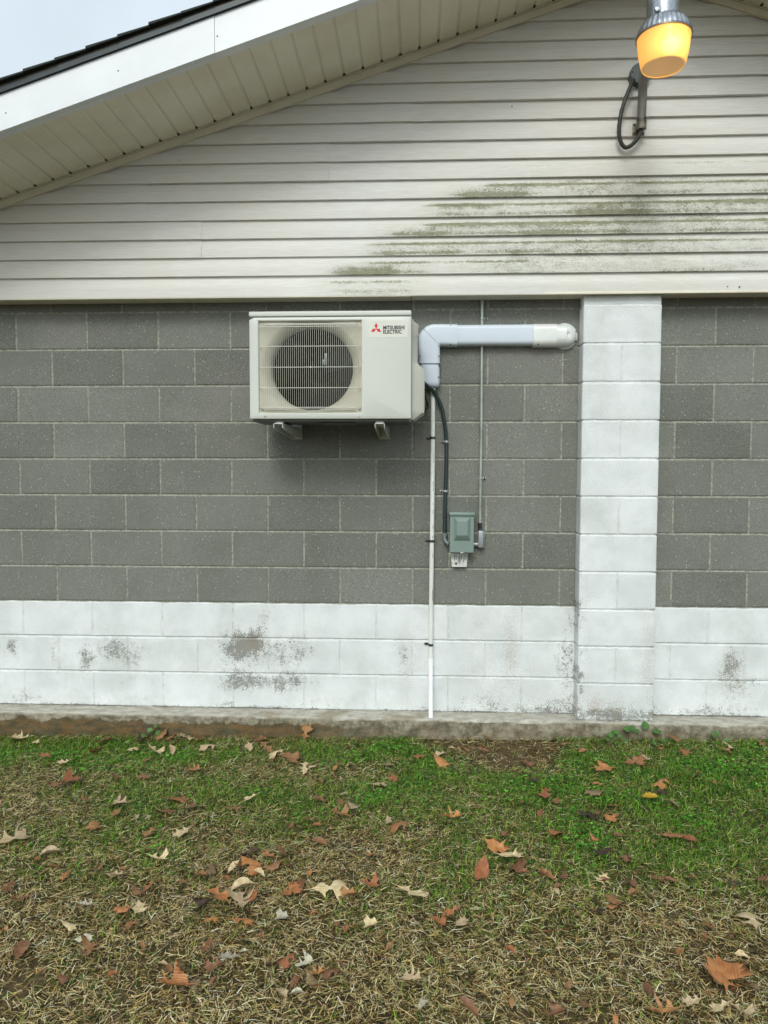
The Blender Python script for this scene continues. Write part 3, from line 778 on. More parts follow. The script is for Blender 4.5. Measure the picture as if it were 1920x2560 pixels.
# two wall brackets ----------------------------------------------------
M_bracket = simple('painted_bracket_steel', lin(205, 207, 204), 0.45, 0.25, var=0.08)
def bracket():
    t = thing('wall_bracket', 'x', 'bracket', (0, 0, 1.53), 'steel brackets carrying the air conditioner')
    mb = MB(); w = .024
    mb.box(-w, w, -.425, -.004, 1.5895, 1.5925, .001)                                 # top flange of the arm
    for sx in (-1, 1):
        a, b = (sx*w, sx*(w-.003)) if sx > 0 else (sx*w, sx*w+.003)
        mb.prism([(-.425, 1.589), (-.425, 1.570), (-.395, 1.562), (-.04, 1.532), (-.004, 1.532), (-.004, 1.589)], 'x', a, b)
    mb.done('support_arm', M_bracket, t)
    mb = MB(); mb.box(-w-.003, w+.003, -.0038, -.0005, 1.530, 1.66, .001); mb.box(w+.0032, w+.006, -.028, -.0038, 1.530, 1.66, .0008); mb.done('wall_plate', M_bracket, t)
    mb = MB(); mb.lathe([(.0001, .012), (.007, .012), (.008, .010), (.008, 0)], (0, -.40, 1.593), 'z', 6); mb.box(-.018, .018, -.42, -.375, 1.5925, 1.5945, .0008); mb.done('bolt', M_galv, t)
    mb = MB(); mb.box(-.021, .021, -.33, -.12, 1.5926, 1.5945, .001); mb.done('rubber_pad', M_dark, t)
    return t
br = bracket()
def dup(root, loc, label, group=None):
    r = root.copy(); COL.objects.link(r); r.location = loc; r['label'] = label
    if group: r['group'] = group
    for ch in list(root.children):
        c = ch.copy(); COL.objects.link(c); c.parent = r; c.matrix_parent_inverse = ch.matrix_parent_inverse.copy()
        for g in list(ch.children):
            d = g.copy(); COL.objects.link(d); d.parent = c; d.matrix_parent_inverse = g.matrix_parent_inverse.copy()
    return r
br.location = (.1685, 0, 1.53)
br.rotation_euler = (0, 0, -.0595)
br['label'] = 'steel bracket under the fan end of the air conditioner, far from the white duct'
b2_ = dup(br, (.6545, 0, 1.53), 'steel bracket under the plain end of the air conditioner, nearer the white duct')
b2_.rotation_euler = (0, 0, -.007)

# line-set cover (white duct) ------------------------------------------
M_duct = simple('pale_blue_white_plastic', lin(202, 212, 224), 0.32, var=0.02, vscale=4)
M_cap = simple('silver_white_plastic', lin(222, 225, 224), 0.35, 0.1, var=0.03)
duct = thing('line_cover', 'pale plastic refrigerant duct with elbow running from the air conditioner toward the white pillar', 'duct', (1.2, 0, 2.0))
def half(w, d, rc, n=6):
    """cross-section from -w/2..w/2: list of (offset, depth)"""
    p = [(-w/2, 0.001)]
    for k in range(n+1):
        a = PI-PI/2*k/n; p.append((-w/2+rc+rc*math.cos(a), d-rc+rc*math.sin(a)))
    for k in range(n+1):
        a = PI/2-PI/2*k/n; p.append((w/2-rc+rc*math.cos(a), d-rc+rc*math.sin(a)))
    p.append((w/2, 0.001)); return p
def channel_x(mb, x0, x1, zc, w, d, rc, ends=True):
    pr = half(w, d, rc)
    A = [(x0, -q[1], zc+q[0]) for q in pr]; Bq = [(x1, -q[1], zc+q[0]) for q in pr]
    mb.grid([A, Bq])
    if ends: mb.poly(A); mb.poly(Bq[::-1])
def channel_z(mb, z0, z1, xc, w, d, rc, ends=True):
    pr = half(w, d, rc)
    A = [(xc+q[0], -q[1], z0) for q in pr]; Bq = [(xc+q[0], -q[1], z1) for q in pr]
    mb.grid([A, Bq])
    if ends: mb.poly(A); mb.poly(Bq[::-1])
DX, DZ = .8995, 2.0885
mb = MB(); channel_x(mb, 1.03, 1.48, 2.0895, .110, .062, .022); mb.done('straight_channel', M_duct, duct)
mb = MB()   # elbow
We, de, rce = .117, .066, .020
px_, pz_ = DX+We/2+.008, DZ-We/2-.006     # inner pivot
pr = half(We, de, rce)
rows = [[(DX+q[0], -q[1], 1.937) for q in pr], [(DX+q[0], -q[1], pz_-.02) for q in pr]]
for k in range(13):
    th = PI-PI/2*k/12
    ri = .010
    # distance to a rounded square corner of side Wo and radius ro
    Wo, ro = We+.008, .085
    dx, dz = abs(math.cos(th)), abs(math.sin(th))
    tq = min(Wo/dx if dx > 1e-6 else 9, Wo/dz if dz > 1e-6 else 9)
    cc = Wo-ro; bq = dx*cc+dz*cc; disc = bq*bq-(2*cc*cc-ro*ro)
    if disc > 0:
        t2 = bq+math.sqrt(disc)
        if dx*t2 > cc and dz*t2 > cc: tq = t2
    row = []
    for q in pr:
        f = 1-(q[0]+We/2)/We                       # 0 inner .. 1 outer
        dist = ri+(tq-ri)*f
        row.append((px_+dist*math.cos(th), -q[1], pz_+dist*math.sin(th)))
    rows.append(row)
rows.append([(1.05, -q[1], DZ-q[0]) for q in pr])
mb.grid(rows); mb.poly(rows[0]); mb.poly(rows[-1][::-1])
elbow = mb.done('elbow', M_duct, duct, smooth=40)
mb = MB()
def diag(f, y):
    th = R(135); t2 = .010+(.125*1.17)*f
    return (px_+t2*math.cos(th), y, pz_+t2*math.sin(th))
mb.tube([diag(.0, -.03), diag(.02, -.052), diag(.12, -.0655), diag(.3, -.0665), diag(.8, -.0665), diag(.93, -.0655), diag(1.0, -.055)], .0009, 5)
mb.done('joint_line', simple('duct_seam', lin(118, 124, 142), .6), elbow)
mb = MB(); channel_z(mb, 1.937, 1.944, DX, We+.003, de+.0015, rce); mb.done('elbow_collar', M_duct, elbow)
mb = MB(); channel_x(mb, 1.043, 1.0500, DZ, We+.003, de+.0015, rce); mb.done('elbow_collar', M_duct, elbow)
mb = MB(); channel_z(mb, 1.905, 1.94, DX+.0005, .108, .060, .02); mb.done('short_channel', M_duct, duct)
mb = MB()   # end fitting below
pr2 = half(.115, .066, .022)
rows = [[(DX+q[0], -q[1], 1.917) for q in pr2], [(DX+q[0], -q[1], 1.84) for q in pr2]]
for k in range(1, 7):
    a = PI/2*k/6; s_ = 1-.16*(1-math.cos(a)); rows.append([(DX+q[0]*s_, -q[1]*(1-.30*(1-math.cos(a))), 1.84-.030*math.sin(a)) for q in pr2])
mb.grid(rows); mb.poly(rows[0]); mb.poly(rows[-1][::-1])
mb.done('end_fitting', M_duct, duct, smooth=40)
mb = MB()   # wall inlet cap
pr3 = half(.121, .068, .032, 8)
CX_ = 1.632
rows = [[(1.457, -q[1], 2.0865+q[0]) for q in pr3], [(1.462, -q[1], 2.0865+q[0]) for q in pr3], [(1.58, -q[1]*.985, 2.0865+q[0]) for q in pr3]]
mb.grid(rows); mb.poly(rows[0])
hp = half(.1215, .066, .045, 8); hp = hp[len(hp)//2:]
rows = []
for k in range(17):
    a = PI/2-PI*k/16
    rows.append([(CX_-.052*(0) + (q[0])*math.cos(a), -q[1]*(1.0-.12*math.cos(a)), 2.0865+q[0]*math.sin(a)) for q in [(0.0001, .066)]+hp])
mb.grid(rows)
rows = [[(x, -q[1], 2.0865+q[0]) for q in half(.1215, .066, .045, 8)] for x in (1.575, CX_)]
mb.grid(rows)
cap = mb.done('wall_cap', M_cap, duct, smooth=40)
mb = MB(); mb.lathe([(.0001, -.006), (.064, -.006), (.0695, -.0045), (.0705, 0)], (CX_, 0, 2.0865), 'y', 40); mb.done('cap_flange', M_cap, cap)
for (x, z, y) in ((.850, 1.975, -.0575), (.951, 1.975, -.0575), (.951, 1.862, -.0565), (1.014, 2.138, -.0575), (1.014, 2.038, -.0575), (1.484, 2.036, -.0555)):
    mb = MB(); mb.lathe([(.0001, -.0065), (.003, -.006), (.0042, -.004), (.0042, .008)], (x, y, z), 'y', 10); mb.done('screw', M_dark, duct)
for (x, z) in ((1.6925, 2.111), (1.6925, 2.059)):
    mb = MB(); mb.lathe([(.0001, -.006), (.0038, -.005), (.0046, -.003), (.0046, .0)], (x, -.0062, z), 'y', 10); mb.done('screw', M_dark, duct)

# PVC condensate drain -------------------------------------------------
M_pvc_old = NT('weathered_pvc')
_t = M_pvc_old
_c = _t.mix(_t.step(_t.noise(9, 5, .7, _t.pos((1, 1, .4))), .3, .7), lin(206, 208, 203), lin(228, 231, 227))
_c = _t.mix(_t.step(_t.noise(60, 4, .7, _t.pos((2, 2, .3))), .55, .72, 0, .35), _c, lin(150, 148, 140))
M_pvc_old = _t.done(_c, .35)
M_pvc = simple('white_pvc', lin(240, 244, 246), 0.28, var=0.01)
pvc = thing('drain_pipe', 'white plastic drain pipe dropping from the duct down to the concrete footing', 'pipe', (.918, -.03, 0))
mb = MB(); mb.tube(spline([(.9215, -.028, 1.83), (.922, -.028, 1.53), (.9215, -.026, 1.3), (.920, -.024, .97), (.9175, -.024, .68), (.917, -.024, .387), (.917, -.027, .285)], 4), .0125, 20); mb.done('upper_pipe', M_pvc_old, pvc)
mb = MB(); mb.tube([(.917, -.0265, .312), (.917, -.0265, .311), (.917, -.030, .268), (.917, -.030, .267)], [.0125, .0152, .0152, .0125], 20); mb.done('coupling', M_pvc, pvc)
mb = MB()
ring = [(.0127, 0), (.0127, -.3), (.0100, -.3), (.0100, -.2)]
path = [Vector((.917, -.029, .275)), Vector((.918, -.095, -.012))]
mb.tube([path[0], path[0].lerp(path[1], .5), path[1]], .0128, 20, cap=False); mb.tube([path[1], path[1].lerp(path[0], .12)], .0104, 20, cap=False)
d_ = (path[1]-path[0]).normalized(); u_ = d_.orthogonal().normalized(); v_ = d_.cross(u_)
mb.grid([[path[1]+(u_*math.cos(2*PI*k/20)+v_*math.sin(2*PI*k/20))*r for k in range(20)] for r in (.0128, .0104)], close=True)
mb.done('lower_pipe', M_pvc, pvc)
mb = MB()      # printed line along the pipe: tiny broken marks
rnd = random.Random(3)
for (za, zb) in ((1.245, 1.30), (1.17, 1.18), (1.12, 1.14), (.985, 1.0), (1.04, 1.06), (.88, .90), (.64, .70), (1.40, 1.45)):
    z = za
    while z < zb:
        h = rnd.uniform(.002, .005); mb.box(.9235, .9265, -.0385-.0008, -.0355, z, z+h*.6, 0); z += h
o = mb.done('printed_marks', simple('faint_pipe_print', lin(120, 122, 120), .6), pvc); o['kind'] = 'stuff'
M_strapd = simple('dark_steel_strap', lin(92, 96, 96), .35, .8, var=.2, vscale=60)
def strap(parent, x, z, r, yc, side, mat, w=.014, ear=.022):
    """one-hole strap: a band over the pipe and an ear with a bolt on one side"""
    mb = MB()
    rows = []
    for k in range(13):
        a = PI*k/12
        rows.append([(x+side*(-(r+.0015))*math.cos(a)*-1, yc-(r+.0015)*math.sin(a), z+dz) for dz in (-w/2, -w*.35, -w*.1, w*.1, w*.35, w/2)])
    rows2 = [[(p[0], min(p[1]+0.0, yc)-(.0012 if 1 < i < 4 else 0), p[2]) for i, p in enumerate(rw)] for rw in rows]
    mb.grid(rows2)
    xe = x+side*(r+.0012)
    mb.box(min(xe, xe+side*ear), max(xe, xe+side*ear), -.005, -.001, z-w/2+.001, z+w/2-.001, .001)
    mb.box(min(xe, xe-side*.0016), max(xe, xe-side*.0016), yc, -.001, z-w/2+.001, z+w/2-.001, 0)
    o = mb.done('pipe_strap', mat, parent, smooth=40)
    mb = MB(); mb.lathe([(.0001, -.005), (.004, -.005), (.0045, -.0035), (.0045, 0)], (xe+side*ear*.55, -.005, z), 'y', 6); mb.done('anchor_bolt', M_dark, o)
for z, yc in ((1.537, -.028), (.969, -.024), (.389, -.024)): strap(pvc, .9205 if z > 1 else (.9195 if z > .5 else .917), z, .0127, yc, -1, M_strapd)

# flexible conduit -----------------------------------------------------
M_flex = simple('dark_green_black_conduit', lin(38, 52, 50), .42, var=.08)
flex = thing('flexible_conduit', 'black ribbed flexible conduit curving from the air conditioner to the grey switch box', 'conduit', (.99, -.03, 1.5))
pth = spline([(.858, -.16, 1.832), (.884, -.10, 1.815), (.927, -.055, 1.782), (.965, -.038, 1.710), (.986, -.028, 1.613), (.995, -.022, 1.517), (.9965, -.020, 1.38), (.993, -.018, 1.245), (.991, -.018, 1.12), (.990, -.022, 1.005)], 30)
mb = MB()
cum = 0; rad = []
for i, p in enumerate(pth):
    if i: cum += (p-pth[i-1]).length
    rad.append(.0105+.0007*math.sin(cum*2*PI/.0085) if p.z < 1.60 else .0108)
mb.tube(pth, rad, 14); mb.done('hose', M_flex, flex, smooth=60)
M_fit = simple('grey_pvc_fitting', lin(112, 122, 122), .4, var=.04)
mb = MB()
mb.tube([(.990, -.022, 1.013), (.990, -.022, .994)], .0145, 16); mb.tube(spline([(.990, -.022, 1.0), (.990, -.024, .985), (.996, -.030, .968), (1.008, -.036, .958), (1.0145, -.038, .956)], 5), .0100, 14); mb.tube([(1.006, -.036, .9575), (1.0125, -.038, .956)], .0135, 12)
mb.done('elbow_connector', M_fit, flex, smooth=50)
strap(flex, .9955, 1.517, .0110, -.021, -1, M_galv, .011, .018); strap(flex, .993, 1.245, .0110, -.018, -1, M_galv, .011, .018)

# metal conduit --------------------------------------------------------
M_emt = simple('zinc_conduit', lin(172, 180, 172), .36, .5, var=.12, vscale=9)
emt = thing('metal_conduit', 'thin straight metal conduit rising behind the white duct to the siding', 'conduit', (1.185, -.01, 1.6))
mb = MB(); mb.tube([(1.1855, -.0125, 2.2835), (1.186, -.0125, 1.9), (1.1865, -.0125, 1.5), (1.1845, -.0125, 1.06)], .0088, 16); mb.done('tube', M_emt, emt)
M_lb = simple('cast_grey_fitting', lin(160, 166, 170), .38, .45, var=.06)
mb = MB(); mb.tube([(1.1845, -.0145, 1.070), (1.1845, -.0145, 1.050)], .0125, 8); mb.tube([(1.1845, -.015, 1.052), (1.1845, -.016, 1.02)], .0105, 16); mb.done('coupling_nut', M_strapd, emt)
mb = MB(); mb.box(1.172, 1.204, -.044, -.004, .934, 1.029, .007, 3); mb.tube([(1.174, -.024, .952), (1.1495, -.024, .952)], .0118, 16); lb = mb.done('conduit_body', M_lb, emt)
mb = MB(); mb.box(1.2045, 1.2070, -.044, -.004, .936, 1.027, .001); mb.done('cover_plate', M_lb, lb)
strap(emt, 1.1857, 2.185, .0088, -.0125, 1, M_galv2, .011, .024); strap(emt, 1.1860, 1.316, .0088, -.0125, 1, M_galv2, .011, .020)

# disconnect box -------------------------------------------------------
M_box = simple('grey_green_enamel', lin(128, 146, 140), .38, .1, var=.02, vscale=6)
dbx = thing('disconnect_box', 'small grey green electrical switch box with raised lid panel on the block wall', 'electrical box', (1.08, 0, .91))
x0, x1, z0, z1 = 1.0155, 1.1475, .912, 1.131
mb = MB(); mb.box(x0+.003, x1-.003, -.070, -.002, z0+.004, z1-.006, .002); mb.done('box_body', M_box, dbx)
mb = MB()
fx0, fx1, fz0, fz1, yf = x0+.001, x1-.001, z0, z1-.019, -.082
cx0, cx1, cz0, cz1 = 1.037, 1.128, .977, 1.106      # foot of the raised panel
ix0, ix1, iz0, iz1 = 1.055, 1.110, 1.008, 1.086
def ring(a, b, c, d, y): return [(a, y, c), (b, y, c), (b, y, d), (a, y, d)]
mb.grid([ring(fx0, fx1, fz0, fz1, -.058), ring(fx0, fx1, fz0, fz1, yf+.002), ring(fx0+.002, fx1-.002, fz0+.002, fz1-.002, yf), ring(cx0, cx1, cz0, cz1, yf), ring(cx0+.001, cx1-.001, cz0+.001, cz1-.001, yf-.001), ring(ix0-.002, ix1+.002, iz0-.002, iz1+.002, yf-.017), ring(ix0, ix1, iz0, iz1, yf-.018)], close=True)
mb.poly(ring(ix0, ix1, iz0, iz1, yf-.018))
lid = mb.done('hinged_cover', M_box, dbx, smooth=20)
mb = MB(); mb.box(x0-.003, x1+.003, -.090, -.001, z1-.017, z1, .0025); mb.done('rain_hood', M_box, dbx)
mb = MB(); mb.box(1.073, 1.091, -.088, -.078, z0-.004, z0+.003, .0025); mb.done('hasp', M_galv2, dbx)
M_paper = simple('label_paper', lin(204, 208, 204), .6, var=.03)
mb = MB(); mb.prism([(1.0155, .902), (1.121, .902), (1.121, .8965), (1.1165, .8965), (1.113, .827), (1.031, .827), (1.0225, .8965), (1.0155, .8965)], 'y', -.030, -.0285); card = mb.done('instruction_card', M_paper, dbx, smooth=0)
mb = MB(); rnd = random.Random(8)
for i, (x, za, zb, w) in enumerate(((1.030, .87, .893, .0016), (1.0325, .842, .852, .0014), (1.042, .868, .893, .0012), (1.0455, .862, .893, .0012), (1.049, .866, .893, .0012), (1.0565, .866, .893, .0018), (1.066, .852, .884, .0012), (1.0695, .846, .89, .0012), (1.073, .84, .89, .0012), (1.0765, .852, .89, .0012),
                     (1.084, .868, .893, .0022), (1.092, .846, .866, .0012), (1.0955, .855, .893, .0012), (1.0995, .862, .893, .0012), (1.1075, .868, .893, .0026))):
    z = za
    w *= 1.5
    while z < zb:
        h = rnd.uniform(.0015, .004); mb.box(x-w/2, x+w/2, -.0306, -.0301, z, min(zb, z+h*.92), 0); z += h
mb.done('small_print', simple('grey_print', lin(52, 54, 56), .6), card)
mb = MB(); mb.box(1.0475, 1.060, -.0306, -.0301, .839, .852, 0); mb.done('brown_square', simple('brown_print', lin(104, 78, 44), .6, var=.2, vscale=200), card)

# ------------------------------------------------------------------ gable lamp
LX, LY = 1.897, -.745
lamp = thing('wall_light', 'lit amber yard light on a bent arm below the gable peak', 'lamp', (1.965, YB-.015, 3.13))
M_alu = simple('cast_aluminium', lin(176, 182, 190), .30, .85, var=.12, vscale=25)
M_armp = simple('grey_painted_tube', lin(132, 131, 126), .42, .35, var=.08, vscale=10)
def ribs(q, k): return (.0035 if (k % 4) in (0, 1) else -.0015) if q in (1, 2, 3) else 0
mb = MB(); mb.lathe([(.0665, 3.298), (.080, 3.296), (.097, 3.276), (.109, 3.250), (.1145, 3.232)], (LX, LY, 0), 'z', 120, ribs=ribs); mb.done('reflector_ring', M_alu, lamp, smooth=60)
mb = MB(); mb.lathe([(.1140, 3.235), (.1170, 3.232), (.1170, 3.226), (.1100, 3.2255)], (LX, LY, 0), 'z', 64); mb.done('rim_band', simple('dull_steel_band', lin(120, 118, 112), .4, .7), lamp, smooth=30)
mb = MB(); mb.lathe([(.0001, 3.50), (.060, 3.495), (.0665, 3.47), (.0665, 3.29), (.0675, 3.288), (.0675, 3.284)], (LX-.007, LY, 0), 'z', 48); mb.box(LX-.060, LX-.035, LY-.072, LY-.052, 3.300, 3.318, .004); mb.done('ballast_housing', M_alu, lamp)
mb = MB(); mb.lathe([(.0655, 3.289), (.075, 3.285), (.100, 3.25), (.112, 3.232)], (LX, LY, 0), 'z', 48); mb.lathe([(.0001, 3.286), (.066, 3.286)], (LX, LY, 0), 'z', 48); mb.done('inner_reflector', simple('warm_reflector', lin(190, 170, 150), .5, .2), lamp)
t = NT('amber_refractor')
tr = t.n('BsdfTranslucent'); tr.inputs['Color'].default_value = (.62, .43, .22, 1)
tp = t.n('BsdfRefraction'); tp.inputs['Color'].default_value = (1.0, .80, .48, 1); tp.inputs['IOR'].default_value = 1.03; tp.inputs['Roughness'].default_value = .75
gl = t.n('BsdfGlossy'); gl.inputs['Roughness'].default_value = .25
em = t.n('Emission'); em.inputs['Color'].default_value = (1.0, .48, .20, 1); em.inputs['Strength'].default_value = .26
m1 = t.n('MixShader'); m1.inputs[0].default_value = .08; t.t.links.new(tr.outputs[0], m1.inputs[1]); t.t.links.new(tp.outputs[0], m1.inputs[2])
m2 = t.n('MixShader'); m2.inputs[0].default_value = .04; t.t.links.new(m1.outputs[0], m2.inputs[1]); t.t.links.new(gl.outputs[0], m2.inputs[2])
ad = t.n('AddShader'); t.t.links.new(m2.outputs[0], ad.inputs[0]); t.t.links.new(em.outputs[0], ad.inputs[1])
t.t.links.new(ad.outputs[0], t.t.nodes['Material Output'].inputs['Surface'])
mb = MB(); mb.lathe([(.1110, 3.228), (.1100, 3.215), (.104, 3.165), (.096, 3.125), (.092, 3.110), (.0885, 3.1045), (.0868, 3.1045)], (LX, LY, 0), 'z', 64); mb.done('refractor', t.m, lamp, smooth=60)
t2 = NT('refractor_lip'); M_lip = t2.m
mb = MB(); mb.lathe([(.0885, 3.1035), (.0900, 3.106), (.0890, 3.109), (.0868, 3.108), (.0862, 3.105), (.0885, 3.1035)], (LX, LY, 0), 'z', 64)
t2.b.inputs['Base Color'].default_value = lin(255, 200, 110); t2.b.inputs['Emission Color'].default_value = (1, .55, .18, 1); t2.b.inputs['Emission Strength'].default_value = .35
mb.done('refractor_lip', M_lip, lamp, smooth=60)
tb = NT('lit_bulb'); tb.b.inputs['Emission Color'].default_value = (1, .62, .22, 1); tb.b.inputs['Emission Strength'].default_value = 21; tb.b.inputs['Base Color'].default_value = (1, .8, .5, 1)
mb = MB(); mb.lathe([(.0001, 3.135), (.020, 3.138), (.030, 3.150), (.031, 3.168), (.028, 3.185), (.016, 3.198), (.006, 3.205), (.006, 3.25)], (LX+.010, LY-.054, 0), 'z', 24); mb.done('bulb', tb.m, lamp, smooth=60)
# arm, collar, plate, cord, junction box
arm = spline([(1.972, YB-.055, 3.105), (1.970, YB-.060, 3.16), (1.966, YB-.085, 3.26), (1.955, YB-.135, 3.345), (1.940, YB-.21, 3.405), (1.925, YB-.33, 3.44), (1.91, YB-.48, 3.445), (LX, LY+.03, 3.44)], 8)
mb = MB(); mb.tube(arm, .0222, 20); mb.done('arm', M_armp, lamp, smooth=60)
M_rustm = simple('scuffed_bracket_metal', lin(130, 126, 114), .4, .6, var=.3, vscale=40)
mb = MB(); mb.tube([(1.9722, YB-.0545, 3.098), (1.9705, YB-.060, 3.152)], .0250, 20, cap=False); mb.tube([(1.9722, YB-.0545, 3.098), (1.9721, YB-.0545, 3.1005)], .0250, 20)
mb.done('arm_collar', M_rustm, lamp, smooth=60)
mb = MB(); mb.box(1.937, 1.999, YB-.019, YB-.015, 3.080, 3.145, .002); mb.box(1.958, 1.985, YB-.045, YB-.018, 3.098, 3.135, .003); pl = mb.done('wall_plate', M_rustm, lamp)
for (x, z) in ((1.945, 3.092), (1.945, 3.135), (1.991, 3.092)):
    mb = MB(); mb.lathe([(.0001, -.004), (.005, -.0035), (.0055, 0)], (x, YB-.019, z), 'y', 8); mb.done('bolt', M_dark, pl)
M_cord = simple('dark_wire_cord', lin(56, 60, 50), .5, .1, var=.12, vscale=60)
cordp = spline([(1.928, YB-.052, 3.345), (1.914, YB-.062, 3.315), (1.888, YB-.068, 3.250), (1.865, YB-.066, 3.170), (1.8585, YB-.060, 3.095), (1.868, YB-.052, 3.045), (1.890, YB-.045, 3.016), (1.915, YB-.045, 3.017), (1.942, YB-.050, 3.038), (1.964, YB-.055, 3.070), (1.9715, YB-.056, 3.110)], 10)
mb = MB(); mb.tube(cordp, [.0102+.0005*math.sin(i*1.4) for i in range(len(cordp))], 12); mb.done('power_cord', M_cord, lamp, smooth=60)
jb = thing('junction_box', 'round grey junction box on the siding behind the lamp arm', 'electrical box', (1.965, YB-.015, 3.375))
M_jb = simple('dark_grey_plastic', lin(78, 86, 86), .4, .1, var=.05)
mb = MB(); mb.lathe([(.053, .012), (.053, -.028), (.050, -.030)], (1.966, YB-.015, 3.378), 'y', 40); mb.box(1.966-.012, 1.966+.012, YB-.040, YB-.015, 3.318, 3.332, .003); mb.done('box_body', M_jb, jb)
mb = MB(); mb.lathe([(.0001, -.037), (.050, -.037), (.0525, -.035), (.0525, -.0305)], (1.966, YB-.015, 3.378), 'y', 40); mb.done('cover_plate', M_jb, jb)
for (x, z) in ((1.923, 3.384), (2.009, 3.372)):
    mb = MB(); mb.lathe([(.0001, -.003), (.0035, -.0025), (.004, 0)], (x, YB-.052, z), 'y', 8); mb.done('screw', M_dark, jb)
# ------------------------------------------------------------------ ground
rng = np.random.default_rng(11)
def gz(x, y):
    xx = np.clip(x, -3.5, 5)
    return (-.122+.0145*xx+.02*(y+.13)*np.clip(1, 0, 1)*np.where(y > -6, 1, 0)+np.where(y <= -6, .02*(-6+.13), 0)
            +.020*(fbm(x*2.2, y*2.2, 51)-.47)+.010*(fbm(x*9, y*9, 52)-.47))
def green(x, y):
    """0 straw .. 1 lush, from the lawn's real patches"""
    g = .24+1.0*(fbm(x*3.0+7, y*3.0, 61)-.44)
    def bl(a, b, sx, sy, w): return w*np.exp(-((x-a)/sx)**2-((y-b)/sy)**2)
    g = g+bl(-1.0, -.33, .75, .17, 1.1)+bl(-.05, -.36, .5, .12, .35)+bl(.62, -.33, .38, .14, 1.0)+bl(.1, -.85, .6, .22, .45)+bl(.75, -.8, .3, .2, .35)
    g = g+bl(2.2, -.55, .7, .5, 1.0)+bl(1.6, -.9, .65, .34, .55)+bl(1.9, -1.25, .5, .25, .5)+bl(1.25, -.62, .45, .2, .35)+bl(1.5, -1.35, .4, .2, .3)+bl(-.9, -.75, .5, .3, .2)
    g = g-bl(1.30, -.38, .22, .18, .9)-bl(1.45, -.25, .5, .07, .4)
    g = g*np.where(y < -1.35, np.clip(1-(-1.35-y)*1.1, .30, 1), 1)
    return np.clip(g, 0, 1)*(.15+1.7*fbm(x*6, y*7, 66))
def bare(x, y):
    return np.clip(.75*sstep(.56, .70, fbm(x*3.1+3, y*4.2, 83))+1.2*np.exp(-((x-1.32)/.25)**2-((y+.40)/.2)**2)+.8*np.exp(-((x-1.45)/.5)**2-((y+.22)/.06)**2)+.45*np.exp(-((x-1.75)/.16)**2-((y+1.85)/.10)**2), 0, 1)
gx = np.concatenate([-np.geomspace(60, 3.3, 14), np.arange(-3.2, 5.2, .03), np.geomspace(5.3, 60, 14)])
gy = np.concatenate([-np.geomspace(60, 5.1, 12), np.arange(-5, -.10, .03), [-.08, .02, .5, 3, 8, 20, 60]])
GX, GY = np.meshgrid(gx, gy)
GZ = gz(GX, GY); GZ = np.where(GY > .01, -.2, GZ)
t = NT('lawn_soil')
c = t.mix(t.step(t.noise(45, 6, .7), .32, .66), lin(40, 34, 22), lin(92, 78, 52))
c = t.mix(t.step(t.noise(180, 4, .7), .55, .7, 0, .6), c, lin(140, 124, 90))
c = t.mix(t.math('MULTIPLY', t.attr('green'), t.step(t.noise(30, 5, .7), .3, .6)), c, lin(44, 62, 22))
c = t.mix(t.attr('bare'), c, t.mix(t.step(t.noise(25, 5, .7), .35, .65), lin(70, 58, 38), lin(104, 90, 64)))
soil = t.done(c, .95, 0, t.bump(t.noise(90, 5, .7), .8, .008), .15)
g_ = grid_mesh('ground', np.stack([GX, GY, GZ], -1), len(gy), len(gx), soil, None, {'green': green(GX, GY), 'bare': bare(GX, GY)}, smooth=60)
tag(g_, kind='structure')

def blades(name, x, y, L, W, az, tilt, curl, cols, mat, lift=0.0, nseg=2, label=None, cat=None, zoff=None):
    """curved tapering blades: each nseg quads along"""
    n = len(x)
    z = gz(x, y)+lift
    if zoff is not None: z = z+zoff
    dx, dy = np.cos(az), np.sin(az)
    sx_, sy_ = -dy, dx
    P = []
    for k in range(nseg+1):
        s = k/nseg
        el = tilt-curl*s
        r = L*s*np.cos(tilt-curl*s*.5); h = L*s*np.sin(tilt-curl*s*.5)
        bend = .22*L*s*s*np.sin(az*7+L*900)
        w = W*(1-.75*s*s)*.5
        cx, cy, cz = x+dx*r+sx_*bend, y+dy*r+sy_*bend, z+np.maximum(h, -.004)
        P.append(np.stack([cx-sx_*w, cy-sy_*w, cz], -1)); P.append(np.stack([cx+sx_*w, cy+sy_*w, cz+w*.5], -1))
    V = np.stack(P, 1)
    m = V.shape[1]
    base = np.arange(n)[:, None]*m
    Q = np.concatenate([base+np.array([[2*k, 2*k+1, 2*k+3, 2*k+2]]) for k in range(nseg)], 0)
    C = np.repeat(np.concatenate([cols, np.ones((n, 1))], 1)[:, None, :], m, 1)
    o = raw_mesh(name, V.reshape(-1, 3), Q, mat, None, None, smooth=0, cols=C.reshape(-1, 4))
    return tag(o, label, cat, None, 'stuff')

def scatter(n, xr=(-2.1, 3.5), yr=(-3.0, -.135)):
    """uniform scatter, thinned outside the near view"""
    x = rng.uniform(xr[0], xr[1], n); y = rng.uniform(yr[0], yr[1], n)
    half_w = (y+4.11)*.56+.1
    inside = np.abs(x-(.85-.0485*(y+4.1))) < half_w*1.08
    inside &= y > -2.5
    keep = inside | (rng.random(n) < .3)
    return x[keep], y[keep]
def tint(n, pal, wts, jit=.18):
    P_ = np.array([lin(*p)[:3] for p in pal]); i = rng.choice(len(pal), n, p=np.array(wts)/sum(wts))
    return np.clip(P_[i]*(1+rng.normal(0, jit, (n, 1)))*(1+rng.normal(0, .05, (n, 3))), .005, .9)
t = NT('grass_blade')
a = t.attr('tint', True)
trl = t.n('BsdfTranslucent'); t.put(trl.inputs['Color'], a)
mx = t.n('MixShader'); mx.inputs[0].default_value = .2
